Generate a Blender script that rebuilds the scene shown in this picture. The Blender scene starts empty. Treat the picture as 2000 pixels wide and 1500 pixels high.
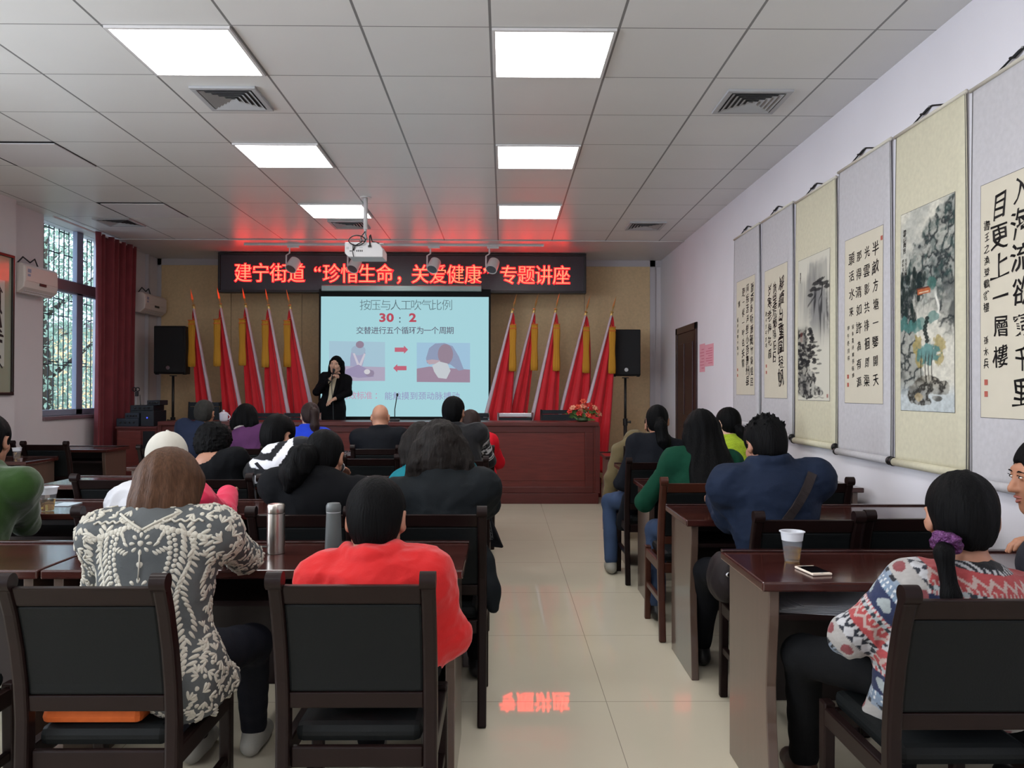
import bpy, bmesh, math, random
import numpy as np
from mathutils import Vector, Matrix, Euler
from mathutils.bvhtree import BVHTree
random.seed(7); np.random.seed(7)
SC = bpy.context.scene
COL = SC.collection
rad = math.radians
PI = math.pi

# ------------------------------------------------------------------ camera, world, exposure
FPX = 1560.0
cam_data = bpy.data.cameras.new('camera')
cam_data.sensor_width = 36.0
cam_data.lens = FPX / 2000.0 * 36.0
cam_data.clip_start = 0.05
CAM = bpy.data.objects.new('camera', cam_data)
COL.objects.link(CAM)
CAM.location = (0, 0, 1.40)
CAM.rotation_euler = (rad(90 + 0.55), rad(-0.12), rad(-0.588))
SC.camera = CAM
CAMR = CAM.rotation_euler.to_matrix()

SC.view_settings.view_transform = 'Standard'
SC.view_settings.look = 'None'
SC.view_settings.gamma = 1.0
SC.view_settings.exposure = 0.0
SC.view_settings.use_curve_mapping = False

world = bpy.data.worlds.new('world'); SC.world = world
world.use_nodes = True
bg = world.node_tree.nodes['Background']
bg.inputs[0].default_value = (0.66, 0.80, 1.0, 1)
bg.inputs[1].default_value = 4.0
PANEL_STRENGTH = 13.0          # luminous ceiling panels
LED_STRENGTH = 8.0

# added fill lamps outside two added, unseen windows of the left wall
def area_light(name, loc, rot, sx, sy, power, color):
    l = bpy.data.lights.new(name, 'AREA'); l.shape = 'RECTANGLE'
    l.size = sx; l.size_y = sy; l.energy = power; l.color = color
    o = bpy.data.objects.new(name, l); COL.objects.link(o)
    o.location = loc; o.rotation_euler = rot
    return o
for wy in (-0.6, 3.2):
    area_light('window_daylight', (-5.72, wy, 2.2), (0, rad(-90), 0), 2.0, 2.2, 170, (0.90, 0.95, 1.0))

# ------------------------------------------------------------------ pixel -> point helpers
def ray(px, py):
    return CAMR @ Vector(((px - 1000) / FPX, (750 - py) / FPX, -1.0))
def at(px, py, Y):
    d = ray(px, py); t = Y / d.y
    return Vector((d.x * t, Y, 1.40 + d.z * t))
def onx(px, py, X):
    d = ray(px, py); t = X / d.x
    return Vector((X, d.y * t, 1.40 + d.z * t))
def onz(px, py, z):
    d = ray(px, py); t = (z - 1.40) / d.z
    return Vector((d.x * t, d.y * t, z))

# ------------------------------------------------------------------ colours and materials
def lin(c):
    c = c / 255.0
    return c / 12.92 if c <= 0.04045 else ((c + 0.055) / 1.055) ** 2.4
def rgb(r, g, b): return (lin(r), lin(g), lin(b), 1.0)

MATS = {}
def mat(name, col, rough=0.5, spec=0.5, metal=0.0, noise=0.0, nscale=8.0, stretch=(1, 1, 1), bump=0.0, bscale=60.0,
        coat=0.0, sheen=0.0, trans=0.0, alpha=1.0, bstretch=(1, 1, 1)):
    if name in MATS: return MATS[name]
    m = bpy.data.materials.new(name); m.use_nodes = True
    nt = m.node_tree; b = nt.nodes['Principled BSDF']
    b.inputs['Base Color'].default_value = col
    b.inputs['Roughness'].default_value = rough
    b.inputs['Specular IOR Level'].default_value = spec
    b.inputs['Metallic'].default_value = metal
    b.inputs['Coat Weight'].default_value = coat
    b.inputs['Coat Roughness'].default_value = 0.08
    b.inputs['Sheen Weight'].default_value = sheen
    b.inputs['Transmission Weight'].default_value = trans
    b.inputs['Alpha'].default_value = alpha
    tc = nt.nodes.new('ShaderNodeTexCoord')
    if noise > 0:
        mp = nt.nodes.new('ShaderNodeMapping'); mp.inputs['Scale'].default_value = stretch
        nz = nt.nodes.new('ShaderNodeTexNoise'); nz.inputs['Scale'].default_value = nscale
        nz.inputs['Detail'].default_value = 5
        hv = nt.nodes.new('ShaderNodeMapRange')
        hv.inputs[1].default_value = 0.3; hv.inputs[2].default_value = 0.7
        hv.inputs[3].default_value = 1 - noise; hv.inputs[4].default_value = 1 + noise
        mx = nt.nodes.new('ShaderNodeMix'); mx.data_type = 'RGBA'; mx.blend_type = 'MULTIPLY'
        mx.inputs[0].default_value = 1.0
        mx.inputs[6].default_value = col
        nt.links.new(tc.outputs['Object'], mp.inputs[0]); nt.links.new(mp.outputs[0], nz.inputs['Vector'])
        nt.links.new(nz.outputs[0], hv.inputs[0]); nt.links.new(hv.outputs[0], mx.inputs[7])
        nt.links.new(mx.outputs[2], b.inputs['Base Color'])
    if bump > 0:
        mp2 = nt.nodes.new('ShaderNodeMapping'); mp2.inputs['Scale'].default_value = bstretch
        nb = nt.nodes.new('ShaderNodeTexNoise'); nb.inputs['Scale'].default_value = bscale; nb.inputs['Detail'].default_value = 4
        bp = nt.nodes.new('ShaderNodeBump'); bp.inputs['Strength'].default_value = bump; bp.inputs['Distance'].default_value = 0.01
        nt.links.new(tc.outputs['Object'], mp2.inputs[0]); nt.links.new(mp2.outputs[0], nb.inputs['Vector'])
        nt.links.new(nb.outputs[0], bp.inputs['Height']); nt.links.new(bp.outputs[0], b.inputs['Normal'])
    MATS[name] = m
    return m

def emit(name, col, strength=1.0):
    if name in MATS: return MATS[name]
    m = bpy.data.materials.new(name); m.use_nodes = True
    nt = m.node_tree; b = nt.nodes['Principled BSDF']
    b.inputs['Base Color'].default_value = (0.01, 0.01, 0.01, 1)
    b.inputs['Roughness'].default_value = 0.6
    b.inputs['Emission Color'].default_value = col
    b.inputs['Emission Strength'].default_value = strength
    MATS[name] = m
    return m

def attr_mat(name, rough=0.8, spec=0.3, bump=0.0, bscale=60.0, bstretch=(1, 1, 1), emission=0.0, sheen=0.0):
    """colour comes from the mesh's own colour attribute 'Col'"""
    if name in MATS: return MATS[name]
    m = mat(name, (1, 1, 1, 1), rough, spec, bump=bump, bscale=bscale, bstretch=bstretch, sheen=sheen)
    nt = m.node_tree; b = nt.nodes['Principled BSDF']
    a = nt.nodes.new('ShaderNodeAttribute'); a.attribute_name = 'Col'
    if emission > 0:
        b.inputs['Base Color'].default_value = (0.01, 0.01, 0.01, 1)
        nt.links.new(a.outputs[0], b.inputs['Emission Color']); b.inputs['Emission Strength'].default_value = emission
    else:
        nt.links.new(a.outputs[0], b.inputs['Base Color'])
    return m

# ------------------------------------------------------------------ mesh builder
class MB:
    def __init__(s): s.v = []; s.f = []; s.mi = []; s.cur = 0
    def add(s, vs, fs):
        o = len(s.v); s.v += [tuple(v) for v in vs]
        for f in fs: s.f.append(tuple(i + o for i in f)); s.mi.append(s.cur)
        return s
    def box(s, x0, x1, y0, y1, z0, z1, M=None):
        vs = [Vector(p) for p in ((x0, y0, z0), (x1, y0, z0), (x1, y1, z0), (x0, y1, z0), (x0, y0, z1), (x1, y0, z1), (x1, y1, z1), (x0, y1, z1))]
        if M is not None: vs = [M @ v for v in vs]
        return s.add(vs, [(3, 2, 1, 0), (4, 5, 6, 7), (0, 1, 5, 4), (1, 2, 6, 5), (2, 3, 7, 6), (3, 0, 4, 7)])
    def quad(s, a, b, c, d): return s.add([a, b, c, d], [(0, 1, 2, 3)])
    def ring_loft(s, rings, cap=True, closed=True):
        n = len(rings[0]); vs = [p for r in rings for p in r]; fs = []
        for i in range(len(rings) - 1):
            for j in range(n if closed else n - 1):
                k = (j + 1) % n
                fs.append((i * n + j, i * n + k, (i + 1) * n + k, (i + 1) * n + j))
        if cap and closed:
            fs.append(tuple(range(n - 1, -1, -1))); fs.append(tuple(range((len(rings) - 1) * n, len(rings) * n)))
        return s.add(vs, fs)
    def tube(s, path, r, n=8, cap=True):
        path = [Vector(p) for p in path]; rs = r if isinstance(r, (list, tuple)) else [r] * len(path)
        rings = []; ref = None
        for i, p in enumerate(path):
            t = (path[min(i + 1, len(path) - 1)] - path[max(i - 1, 0)]).normalized()
            if ref is None:
                ref = Vector((1, 0, 0)) if abs(t.x) < 0.8 else Vector((0, 1, 0))
            a = (ref - t * ref.dot(t)).normalized(); ref = a; b = t.cross(a)
            rings.append([p + (a * math.cos(2 * PI * k / n) + b * math.sin(2 * PI * k / n)) * rs[i] for k in range(n)])
        return s.ring_loft(rings, cap)
    def sweep(s, path, w, d):
        """rectangular bar w (x) by d along a path lying in a y-z plane"""
        path = [Vector(p) for p in path]; rings = []
        for i, p in enumerate(path):
            t = (path[min(i + 1, len(path) - 1)] - path[max(i - 1, 0)]).normalized()
            a = Vector((1, 0, 0)); b = t.cross(a).normalized()
            ww = (w[i] if isinstance(w, list) else w) / 2; dd = (d[i] if isinstance(d, list) else d) / 2
            rings.append([p - a * ww - b * dd, p + a * ww - b * dd, p + a * ww + b * dd, p - a * ww + b * dd])
        return s.ring_loft(rings)
    def lathe(s, prof, c=(0, 0, 0), n=24, M=None):
        rings = []
        for r, z in prof:
            rg = [Vector((c[0] + r * math.cos(2 * PI * k / n), c[1] + r * math.sin(2 * PI * k / n), c[2] + z)) for k in range(n)]
            rings.append([M @ v for v in rg] if M is not None else rg)
        return s.ring_loft(rings)
    def ball(s, c, r, n=12, m=8, M=None):
        r = r if isinstance(r, (list, tuple)) else (r, r, r); rings = []
        for i in range(m + 1):
            a = PI * (i + 0.02 * (i == 0) - 0.02 * (i == m)) / m
            rg = [Vector((r[0] * math.sin(a) * math.cos(2 * PI * k / n), r[1] * math.sin(a) * math.sin(2 * PI * k / n), -r[2] * math.cos(a))) for k in range(n)]
            rings.append([((M @ v) if M is not None else v) + Vector(c) for v in rg])
        return s.ring_loft(rings)
    def prism(s, poly, axis, a0, a1):
        """polygon (2-D) extruded along an axis: 'x' -> poly is (y,z); 'y' -> (x,z); 'z' -> (x,y)"""
        def P(p, a): return {'x': (a, p[0], p[1]), 'y': (p[0], a, p[1]), 'z': (p[0], p[1], a)}[axis]
        return s.ring_loft([[P(p, a0) for p in poly], [P(p, a1) for p in poly]])
    def build(s, name, m, parent=None, smooth=False, bevel=0.0, loc=None, recalc=True, autosmooth=None):
        me = bpy.data.meshes.new(name); me.from_pydata(s.v, [], s.f)
        if recalc:
            bm = bmesh.new(); bm.from_mesh(me); bmesh.ops.recalc_face_normals(bm, faces=bm.faces); bm.to_mesh(me); bm.free()
        ms = m if isinstance(m, (list, tuple)) else [m]
        for x in ms: me.materials.append(x)
        if len(ms) > 1: me.polygons.foreach_set('material_index', s.mi)
        if smooth: me.polygons.foreach_set('use_smooth', [True] * len(me.polygons))
        if autosmooth is not None:
            me.polygons.foreach_set('use_smooth', [True] * len(me.polygons)); me.set_sharp_from_angle(angle=rad(autosmooth))
        o = bpy.data.objects.new(name, me); COL.objects.link(o)
        if parent is not None: o.parent = parent
        if loc is not None: o.location = loc
        if bevel > 0:
            b = o.modifiers.new('bevel', 'BEVEL'); b.width = bevel; b.segments = 2; b.limit_method = 'ANGLE'; b.angle_limit = rad(40)
        return o

def mesh_np(name, V, F, m, parent=None, colors=None, smooth=True):
    me = bpy.data.meshes.new(name)
    V = np.asarray(V, dtype=np.float32); F = np.asarray(F, dtype=np.int32)
    me.vertices.add(len(V)); me.vertices.foreach_set('co', V.ravel())
    k = F.shape[1]
    me.loops.add(F.size); me.loops.foreach_set('vertex_index', F.ravel())
    me.polygons.add(len(F)); me.polygons.foreach_set('loop_start', np.arange(0, F.size, k, dtype=np.int32))
    me.polygons.foreach_set('loop_total', np.full(len(F), k, dtype=np.int32))
    me.update(calc_edges=True); me.validate()
    if colors is not None:
        ca = me.color_attributes.new('Col', 'FLOAT_COLOR', 'POINT')
        c = np.ones((len(V), 4), dtype=np.float32); c[:, :3] = colors
        ca.data.foreach_set('color', c.ravel())
    me.materials.append(m)
    if smooth: me.polygons.foreach_set('use_smooth', [True] * len(me.polygons))
    o = bpy.data.objects.new(name, me); COL.objects.link(o)
    if parent is not None: o.parent = parent
    return o

def tag(o, label, cat=None, group=None, kind=None):
    if label: o['label'] = label
    if cat: o['category'] = cat
    if group: o['group'] = group
    if kind: o['kind'] = kind
    return o
def empty(name, loc, label=None, cat=None, group=None, rz=0.0):
    o = bpy.data.objects.new(name, None); COL.objects.link(o)
    o.location = loc; o.rotation_euler = (0, 0, rz); o.empty_display_size = 0.1
    return tag(o, label, cat, group)
def structure(o): o['kind'] = 'structure'; return o
def copy_tree(o, parent=None):
    c = o.copy(); COL.objects.link(c); c.parent = parent
    for ch in list(o.children): copy_tree(ch, c)
    return c

# ------------------------------------------------------------------ lettering (built-in font, one outline per character)
GLYPH = {}
def glyph(ch, off=0.0):
    key = (ch, off)
    if key in GLYPH: return GLYPH[key]
    c = bpy.data.curves.new('glyph', 'FONT'); c.body = ch; c.size = 1.0; c.offset = off; c.resolution_u = 3
    o = bpy.data.objects.new('glyph', c); COL.objects.link(o)
    dg = bpy.context.evaluated_depsgraph_get(); dg.update()
    me = bpy.data.meshes.new_from_object(o.evaluated_get(dg))
    V = np.array([v.co[:2] for v in me.vertices]).reshape(-1, 2); F = [tuple(p.vertices) for p in me.polygons]
    bpy.data.objects.remove(o); bpy.data.curves.remove(c); bpy.data.meshes.remove(me)
    GLYPH[key] = (V, F)
    return GLYPH[key]
REFV = glyph('国')[0]
REF_H = REFV[:, 1].max() - REFV[:, 1].min(); REF_CY = (REFV[:, 1].max() + REFV[:, 1].min()) / 2
def put_glyph(mb, ch, cx, cy, cell, place, off=0.0, widen=0.0, warp=None, sx=1.0, center_x=True):
    """cx,cy in a flat coordinate system; place(u,v) -> 3-D point"""
    V, F = glyph(ch, off)
    if len(V) == 0: return
    k = cell * 0.86 / REF_H
    mx = (V[:, 0].max() + V[:, 0].min()) / 2
    for dx in ((-widen, widen) if widen else (0.0,)):
        U = np.stack([(V[:, 0] - mx) * k * sx + dx * cell, (V[:, 1] - REF_CY) * k], 1)
        if warp is not None: U = warp(U, cell)
        mb.add([place(cx + u, cy + v) for u, v in U], F)
# ------------------------------------------------------------------ room dimensions
XL, XR, YB, ZC = -5.31, 2.42, 12.30, 3.43
YF = -2.5
GRID_END = 10.70
T, TY = 0.72, 0.70; GX0, GY0 = -0.08, 4.43

# floor: polished tiles with fine joints
def grid_mat(name, col, line, px, py, x0, y0, wx, wy, rough, spec, coat=0.0, nz=0.03, nscale=1.2, stain=None):
    m = mat(name, col, rough, spec, noise=nz, nscale=nscale, coat=coat)
    nt = m.node_tree; b = nt.nodes['Principled BSDF']
    src = b.inputs['Base Color'].links[0].from_socket
    tc = nt.nodes.new('ShaderNodeTexCoord'); sp = nt.nodes.new('ShaderNodeSeparateXYZ')
    nt.links.new(tc.outputs['Object'], sp.inputs[0])
    def mth(op, a, bb=None):
        n = nt.nodes.new('ShaderNodeMath'); n.operation = op
        for i, v in enumerate((a, bb)):
            if v is None: continue
            if isinstance(v, (int, float)): n.inputs[i].default_value = v
            else: nt.links.new(v, n.inputs[i])
        return n.outputs[0]
    def dist(s, p, o):
        u = mth('MULTIPLY', mth('ADD', s, -o), 1.0 / p)
        fr = mth('FRACT', u)
        return mth('MULTIPLY', mth('MINIMUM', fr, mth('SUBTRACT', 1.0, fr)), p)
    lx = mth('LESS_THAN', dist(sp.outputs[0], px, x0), wx); ly = mth('LESS_THAN', dist(sp.outputs[1], py, y0), wy)
    ln = mth('MAXIMUM', lx, ly)
    mx = nt.nodes.new('ShaderNodeMix'); mx.data_type = 'RGBA'
    nt.links.new(ln, mx.inputs[0]); nt.links.new(src, mx.inputs[6]); mx.inputs[7].default_value = line
    nt.links.new(mx.outputs[2], b.inputs['Base Color'])
    return m
m_floor = grid_mat('polished_floor_tile', rgb(205, 197, 177), rgb(150, 142, 128), 0.98, 0.98, 0.466, 3.62, 0.0016, 0.0022, 0.03, 0.36, nz=0.04)
m_ceiling = grid_mat('ceiling_tile', rgb(224, 224, 223), rgb(128, 128, 128), T, TY, GX0, GY0, 0.0075, 0.0042, 0.36, 0.32, nz=0.025)
m_gypsum = mat('gypsum_ceiling', rgb(208, 207, 208), 0.34, 0.4, noise=0.02)
m_wall = mat('white_wall_paint', rgb(222, 219, 225), 0.75, 0.25, noise=0.02, nscale=2.0, bump=0.05, bscale=90)
m_wall_left = mat('left_wall_paint', rgb(214, 208, 210), 0.75, 0.25, noise=0.02, nscale=2.0)
m_trim_grey = mat('grey_metal_trim', rgb(196, 192, 196), 0.45, 0.4)
m_white_metal = mat('white_metal', rgb(214, 212, 212), 0.4, 0.5)
m_black_metal = mat('black_metal', rgb(24, 24, 26), 0.45, 0.5)
m_gap_shade = mat('dark_gap', rgb(40, 40, 42), 0.9, 0.1)  # dark tone that puts shade into gaps and recesses

o = structure(MB().box(XL - .3, XR + .3, YF - .2, YB + .3, -0.12, 0.0).build('floor', m_floor))
# ceiling: tile field + plain gypsum strip in front of the back wall
structure(MB().box(XL - .3, XR + .3, YF - .2, GRID_END, ZC, ZC + 0.10).build('ceiling', m_ceiling))
structure(MB().box(XL - .3, XR + .3, GRID_END, YB + .3, ZC - 0.004, ZC + 0.10).build('ceiling', m_gypsum))
structure(MB().box(XR, XR + .25, YF - .2, YB + .3, 0, ZC).build('wall_right', m_wall))
structure(MB().box(XL - .3, XR + .3, YF - .25, YF, 0, ZC).build('wall_front', m_wall))
# left wall cut for the window and two added unseen ones
WY0, WY1, WZ0 = 9.25, 10.85, 1.10
w = MB()
w.box(XL - .25, XL, YF, -1.7, 0, ZC); w.box(XL - .25, XL, .5, 2.1, 0, ZC); w.box(XL - .25, XL, 4.3, WY0, 0, ZC)
for a in (-1.7, 2.1): w.box(XL - .25, XL, a, a + 2.2, 0, WZ0)
w.box(XL - .25, XL, WY1, YB + .3, 0, ZC); w.box(XL - .25, XL, WY0, WY1, 0, WZ0)
structure(w.build('wall_left', m_wall_left))
structure(MB().box(XL, XL + .11, 5.6, 8.55, 0, ZC).build('wall_left_pilaster', m_wall_left))
# back wall: fabric faced panels with seams
m_panel = mat('beige_wall_panel', rgb(218, 192, 151), 0.85, 0.2, noise=0.06, nscale=30, bump=0.10, bscale=220)
structure(MB().box(XL - .3, XR + .3, YB, YB + .25, 0, ZC).build('wall_back', m_wall_left))
pb = MB(); seam = -3.10; xs = [seam + 1.085 * k for k in range(-3, 7)]
for i, x in enumerate(xs[:-1]):
    a, b_ = max(x + .003, XL + .05), min(xs[i + 1] - .003, XR - .17)
    if b_ > a: pb.box(a, b_, YB - .02, YB, 0.0, ZC - .09)
structure(pb.build('wall_back_panelling', m_panel, bevel=.003))
structure(MB().box(XL, XL + .06, YB - .03, YB, 0, ZC - .004).build('trim_1', m_trim_grey))
structure(MB().box(XR - .17, XR - .09, YB - .03, YB, 0, ZC - .004).build('trim_2', m_trim_grey))
structure(MB().box(XL, XR, YB - .03, YB, ZC - .10, ZC - .004).build('trim_3', m_trim_grey))
# shallow trim where the tile field stops
structure(MB().box(XL, XR, GRID_END - .02, GRID_END + .02, ZC - .012, ZC - .004).build('trim_4', m_white_metal))

# window: reveal, aluminium frame, glass, security grille outside
m_alu = mat('aluminium_window_frame', rgb(150, 158, 176), 0.4, 0.5)
m_alu_red = mat('reddish_window_rail', rgb(120, 96, 102), 0.45, 0.4)
m_glass = mat('clear_glass', (0.9, 0.95, 1, 1), 0.0, 0.5, trans=1.0)
m_glass.node_tree.nodes['Principled BSDF'].inputs['IOR'].default_value = 1.02
xw = XL - .16
win = MB()
win.box(xw - .03, xw + .03, WY0, WY0 + .06, WZ0, ZC); win.box(xw - .03, xw + .03, WY1 - .06, WY1, WZ0, ZC)
win.box(xw - .03, xw + .03, 10.22, 10.37, WZ0, ZC)
win.box(xw - .03, xw + .03, WY0, WY1, WZ0, WZ0 + .07); win.box(xw - .03, xw + .03, WY0, WY1, 2.62, 2.78)
wf = structure(win.build('window_1', m_alu, bevel=.004))
MB().box(xw - .004, xw + .004, WY0 + .05, WY1 - .05, WZ0 + .05, ZC).build('pane', m_glass, wf)
MB().box(XL - .13, XL + .03, WY0, WY1, WZ0 - .045, WZ0).build('sill', m_alu_red, wf, bevel=.005)
MB().box(xw + .03, xw + .06, WY0, WY1, 2.64, 2.76).build('transom', m_alu_red, wf)
for k, a in enumerate((-1.7, 2.1)):  # two added windows out of view, put in for the fill daylight
    w2 = MB()
    for q in ((a, a + .06, WZ0, ZC), (a + 2.14, a + 2.2, WZ0, ZC), (a + 1.05, a + 1.15, WZ0, ZC)): w2.box(xw - .03, xw + .03, *q)
    w2.box(xw - .03, xw + .03, a, a + 2.2, WZ0, WZ0 + .07); w2.box(xw - .03, xw + .03, a, a + 2.2, 2.56, 2.66)
    structure(w2.build('window_%d' % (k + 2), m_alu, bevel=.004))
g = empty('window_grille', (XL - .27, (WY0 + WY1) / 2, WZ0), 'black steel security grille outside the window beside the curtain', 'window grille')
gb = MB()
for i in range(15):
    y = -0.78 + i * 0.112; gb.tube([(0, y, -.06), (0, y, 2.6)], .0075, 6)
gb.build('upright_bars', m_black_metal, g)
gb = MB()
for i, z in enumerate((0.04, 0.62, 0.66, 1.24, 1.45, 2.02, 2.3)):
    for j in range(14):
        if (j + i) % 3: gb.box(-.008, .008, -0.78 + j * .112, -.78 + (j + 1) * .112, z - .006, z + .006)
gb.build('cross_bars', m_black_metal, g)

# outside: pale building and trees
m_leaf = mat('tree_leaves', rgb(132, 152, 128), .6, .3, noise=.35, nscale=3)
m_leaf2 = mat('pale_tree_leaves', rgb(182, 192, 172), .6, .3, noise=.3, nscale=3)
m_bark = mat('tree_bark', rgb(70, 62, 52), 0.9, 0.2, noise=0.3, nscale=6)
m_bld = mat('ochre_render', rgb(225, 190, 140), 0.9, 0.1, noise=0.1)
structure(MB().box(-22, XL - .3, 4, 34, -.3, -.05).build('ground', mat('yard_paving', rgb(150, 148, 140), .9, .1, noise=.1)))
b = empty('building', (-13.5, 27.5, -.05), 'ochre building glimpsed through the right-hand window panes', 'building')
MB().box(-2.5, 2.5, -2, 2, 0, 3.4).build('facade', m_bld, b)
MB().box(-2.7, 2.7, -2.2, 2.2, 3.4, 3.6).build('roof', mat('grey_roof', rgb(120, 112, 108), .8, .2), b)
def tree(x, y, h, r, n, ml, label, seed):
    rnd = random.Random(seed)
    t = empty('tree', (x, y, -.05), label, 'tree', 'trees outside the window')
    tb = MB(); tb.tube([(0, 0, 0), (.1, .05, h * .3), (-.05, .1, h * .55), (.1, 0, h * .85)], [.16, .13, .10, .03], 8)
    for k in range(7):
        a = rnd.uniform(0, 2 * PI); z0 = h * rnd.uniform(.3, .6)
        tb.tube([(0, .05, z0), (math.cos(a) * r * .4, math.sin(a) * r * .4, z0 + .5), (math.cos(a) * r * .8, math.sin(a) * r * .8, z0 + 1.1)], [.06, .04, .015], 6)
    tb.build('trunk', m_bark, t, smooth=True)
    lb = MB()
    for k in range(n):
        a = rnd.uniform(0, 2 * PI); rr = r * math.sqrt(rnd.random()); z = h * .16 + h * .88 * rnd.random()
        p = Vector((rr * math.cos(a), rr * math.sin(a), z)); s = rnd.uniform(.03, .07)
        u = Vector((rnd.gauss(0, 1), rnd.gauss(0, 1), rnd.gauss(0, 1))).normalized(); v = u.orthogonal().normalized()
        lb.add([p - u * s, p + v * s * .45, p + u * s, p - v * s * .45], [(0, 1, 2, 3)])
    lb.build('foliage', ml, t, recalc=False)
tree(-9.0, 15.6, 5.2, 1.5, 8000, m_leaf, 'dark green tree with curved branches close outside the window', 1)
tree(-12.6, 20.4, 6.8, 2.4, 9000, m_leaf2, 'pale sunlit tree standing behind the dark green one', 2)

# door in the right wall
m_door = mat('dark_red_wood', rgb(46, 13, 20), 0.35, 0.5, noise=0.25, nscale=5, stretch=(6, 6, .6))
DY0, DY1, DZ = 9.95, 11.15, 2.28
d = MB()
d.box(XR - .02, XR, DY0, DY0 + .09, 0, DZ); d.box(XR - .02, XR, DY1 - .09, DY1, 0, DZ); d.box(XR - .02, XR, DY0, DY1, DZ - .09, DZ)
dr = structure(d.build('door_1', m_door, bevel=.004))
lf = MB().box(XR - .012, XR, DY0 + .09, DY1 - .09, 0, DZ - .09)
for z0, z1 in ((.25, .95), (1.1, 2.05)):
    for y0, y1 in ((DY0 + .2, DY0 + .52), (DY1 - .52, DY1 - .2)): lf.box(XR - .022, XR - .01, y0, y1, z0, z1)
lf.build('door_leaf', m_door, dr, bevel=.006)
MB().tube([(XR - .02, DY0 + .16, 1.05), (XR - .06, DY0 + .16, 1.05), (XR - .06, DY0 + .28, 1.05)], .012).build('door_handle', mat('brass', rgb(170, 140, 70), .3, .5, 1.0), dr)
structure(MB().box(XR - .012, XR, YF, DY0, 0, .10).build('baseboard_right', m_trim_grey))
structure(MB().box(XL, XL + .012, YF, YB, 0, .10).build('baseboard_left', m_trim_grey))

# pink notices beside the door
m_pink = mat('pink_paper', rgb(224, 160, 173), 0.8, 0.2)
m_pink_line = mat('red_print', rgb(206, 122, 140), 0.8, 0.2)
for (x0, x1, y0, y1, lab) in ((1367, 1377, 673, 726, 'tall narrow pink notice pasted on the wall right of the door'),
                              (1377.5, 1394, 674, 714, 'wider pink notice pasted beside the narrow one near the door')):
    a, c = onx(x0, y0, XR), onx(x1, y1, XR)
    n = empty('notice', (XR, (a.y + c.y) / 2, c.z), lab, 'notice', 'pink notices by the door')
    hh = a.z - c.z; hw = abs(a.y - c.y) / 2
    MB().box(-.004, 0, -hw, hw, 0, hh).build('sheet', m_pink, n)
    lb = MB()
    for k in range(7): lb.box(-.0048, -.004, -hw * .75, hw * (.75 if k % 3 else .2), hh * (.12 + .11 * k), hh * (.12 + .11 * k) + .012)
    lb.build('lines_of_print', m_pink_line, n)

# ------------------------------------------------------------------ ceiling fittings
m_lamp = emit('luminous_panel', (1.0, 0.985, 0.97, 1), PANEL_STRENGTH)
def panel_light(ix, iy, label, lit=True):
    x0 = GX0 + ix * T; y0 = GY0 + iy * TY
    e = empty('ceiling_light', (x0 + T / 2, y0 + TY / 2, ZC), label, 'ceiling light', 'square panel lights in the ceiling')
    h = T / 2; v = TY / 2; f = MB()
    for (a, b_, c, d_) in ((-h + .01, h - .01, -v + .01, -v + .028), (-h + .01, h - .01, v - .028, v - .01), (-h + .01, -h + .028, -v + .028, v - .028), (h - .028, h - .01, -v + .028, v - .028)):
        f.box(a, b_, c, d_, -.014, 0)
    f.build('frame', m_white_metal, e)
    MB().box(-h + .028, h - .028, -v + .028, v - .028, -.009, 0).build('diffuser', m_lamp if lit else m_white_metal, e)
    return e
side = {0: 'right', -3: 'left'}
rows = {0: 'nearest', 3: 'middle', 6: 'farthest'}
for ix in (0, -3):
    for iy in (0, 3, 6):
        panel_light(ix, iy, '%s lit square panel in the %s row of ceiling lights' % (rows[iy], side[ix]) + ('' if (ix, iy) != (-3, 6) else ', just behind the projector pole'))
for ix in (0, -3):
    for iy in (-3, -6, -9): panel_light(ix, iy, 'lit square ceiling panel above the back of the room, behind the viewer')
for iy in (-3, -6): panel_light(-6, iy, 'lit square ceiling panel above the back of the room, behind the viewer')
def loose_panel(ix, iy, label, dz):
    x0 = GX0 + ix * T; y0 = GY0 + iy * TY
    e = empty('ceiling_panel', (x0 + T / 2, y0 + TY / 2, ZC), label, 'ceiling panel')
    h = T / 2; v = TY / 2
    MB().box(-h, h - .0, -v, v, -.004, -.001).build('opening', m_gap_shade, e)  # dark sheet on the closed ceiling, shadow gap put into colour
    MB().box(-h + .035, h - .005, -v + .03, v, -.012, -.004).build('panel', mat('unlit_panel', rgb(215, 213, 216), .6, .3), e)
loose_panel(-6, 3, 'unlit square panel sitting loose with dark gaps in the ceiling, nearer', .03)
loose_panel(-6, 6, 'unlit square panel with dark gaps in the ceiling towards the window curtain', .03)
m_vent = mat('grey_vent_metal', rgb(176, 177, 180), 0.5, 0.4)
m_duct = mat('vent_inside', rgb(92, 92, 94), .9, .1)
def vent(x, y, label, s=.22):
    e = empty('air_vent', (x, y, ZC), label, 'air vent', 'square ceiling air vents')
    f = MB()
    for (a, b_, c, d_) in ((-s, s, -s, -s + .035), (-s, s, s - .035, s), (-s, -s + .035, -s + .035, s - .035), (s - .035, s, -s + .035, s - .035)): f.box(a, b_, c, d_, -.018, 0)
    f.build('frame', m_vent, e, bevel=.003)
    MB().box(-s + .03, s - .03, -s + .03, s - .03, -.003, 0).build('duct_opening', m_duct, e)  # flat grey sheet; dimness between the louvres is in its colour
    sl = MB()
    for k in range(5):
        r = s - .045 - k * .034; w_ = .026
        for ang in range(4):
            R = Matrix.Rotation(ang * PI / 2, 4, 'Z')
            sl.add([R @ Vector(p) for p in ((-r, -r, -.020), (r, -r, -.020), (r - w_, -r + w_, -.006), (-r + w_, -r + w_, -.006))], [(0, 1, 2, 3)])
    sl.build('louvres', m_vent, e, recalc=False)
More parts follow.
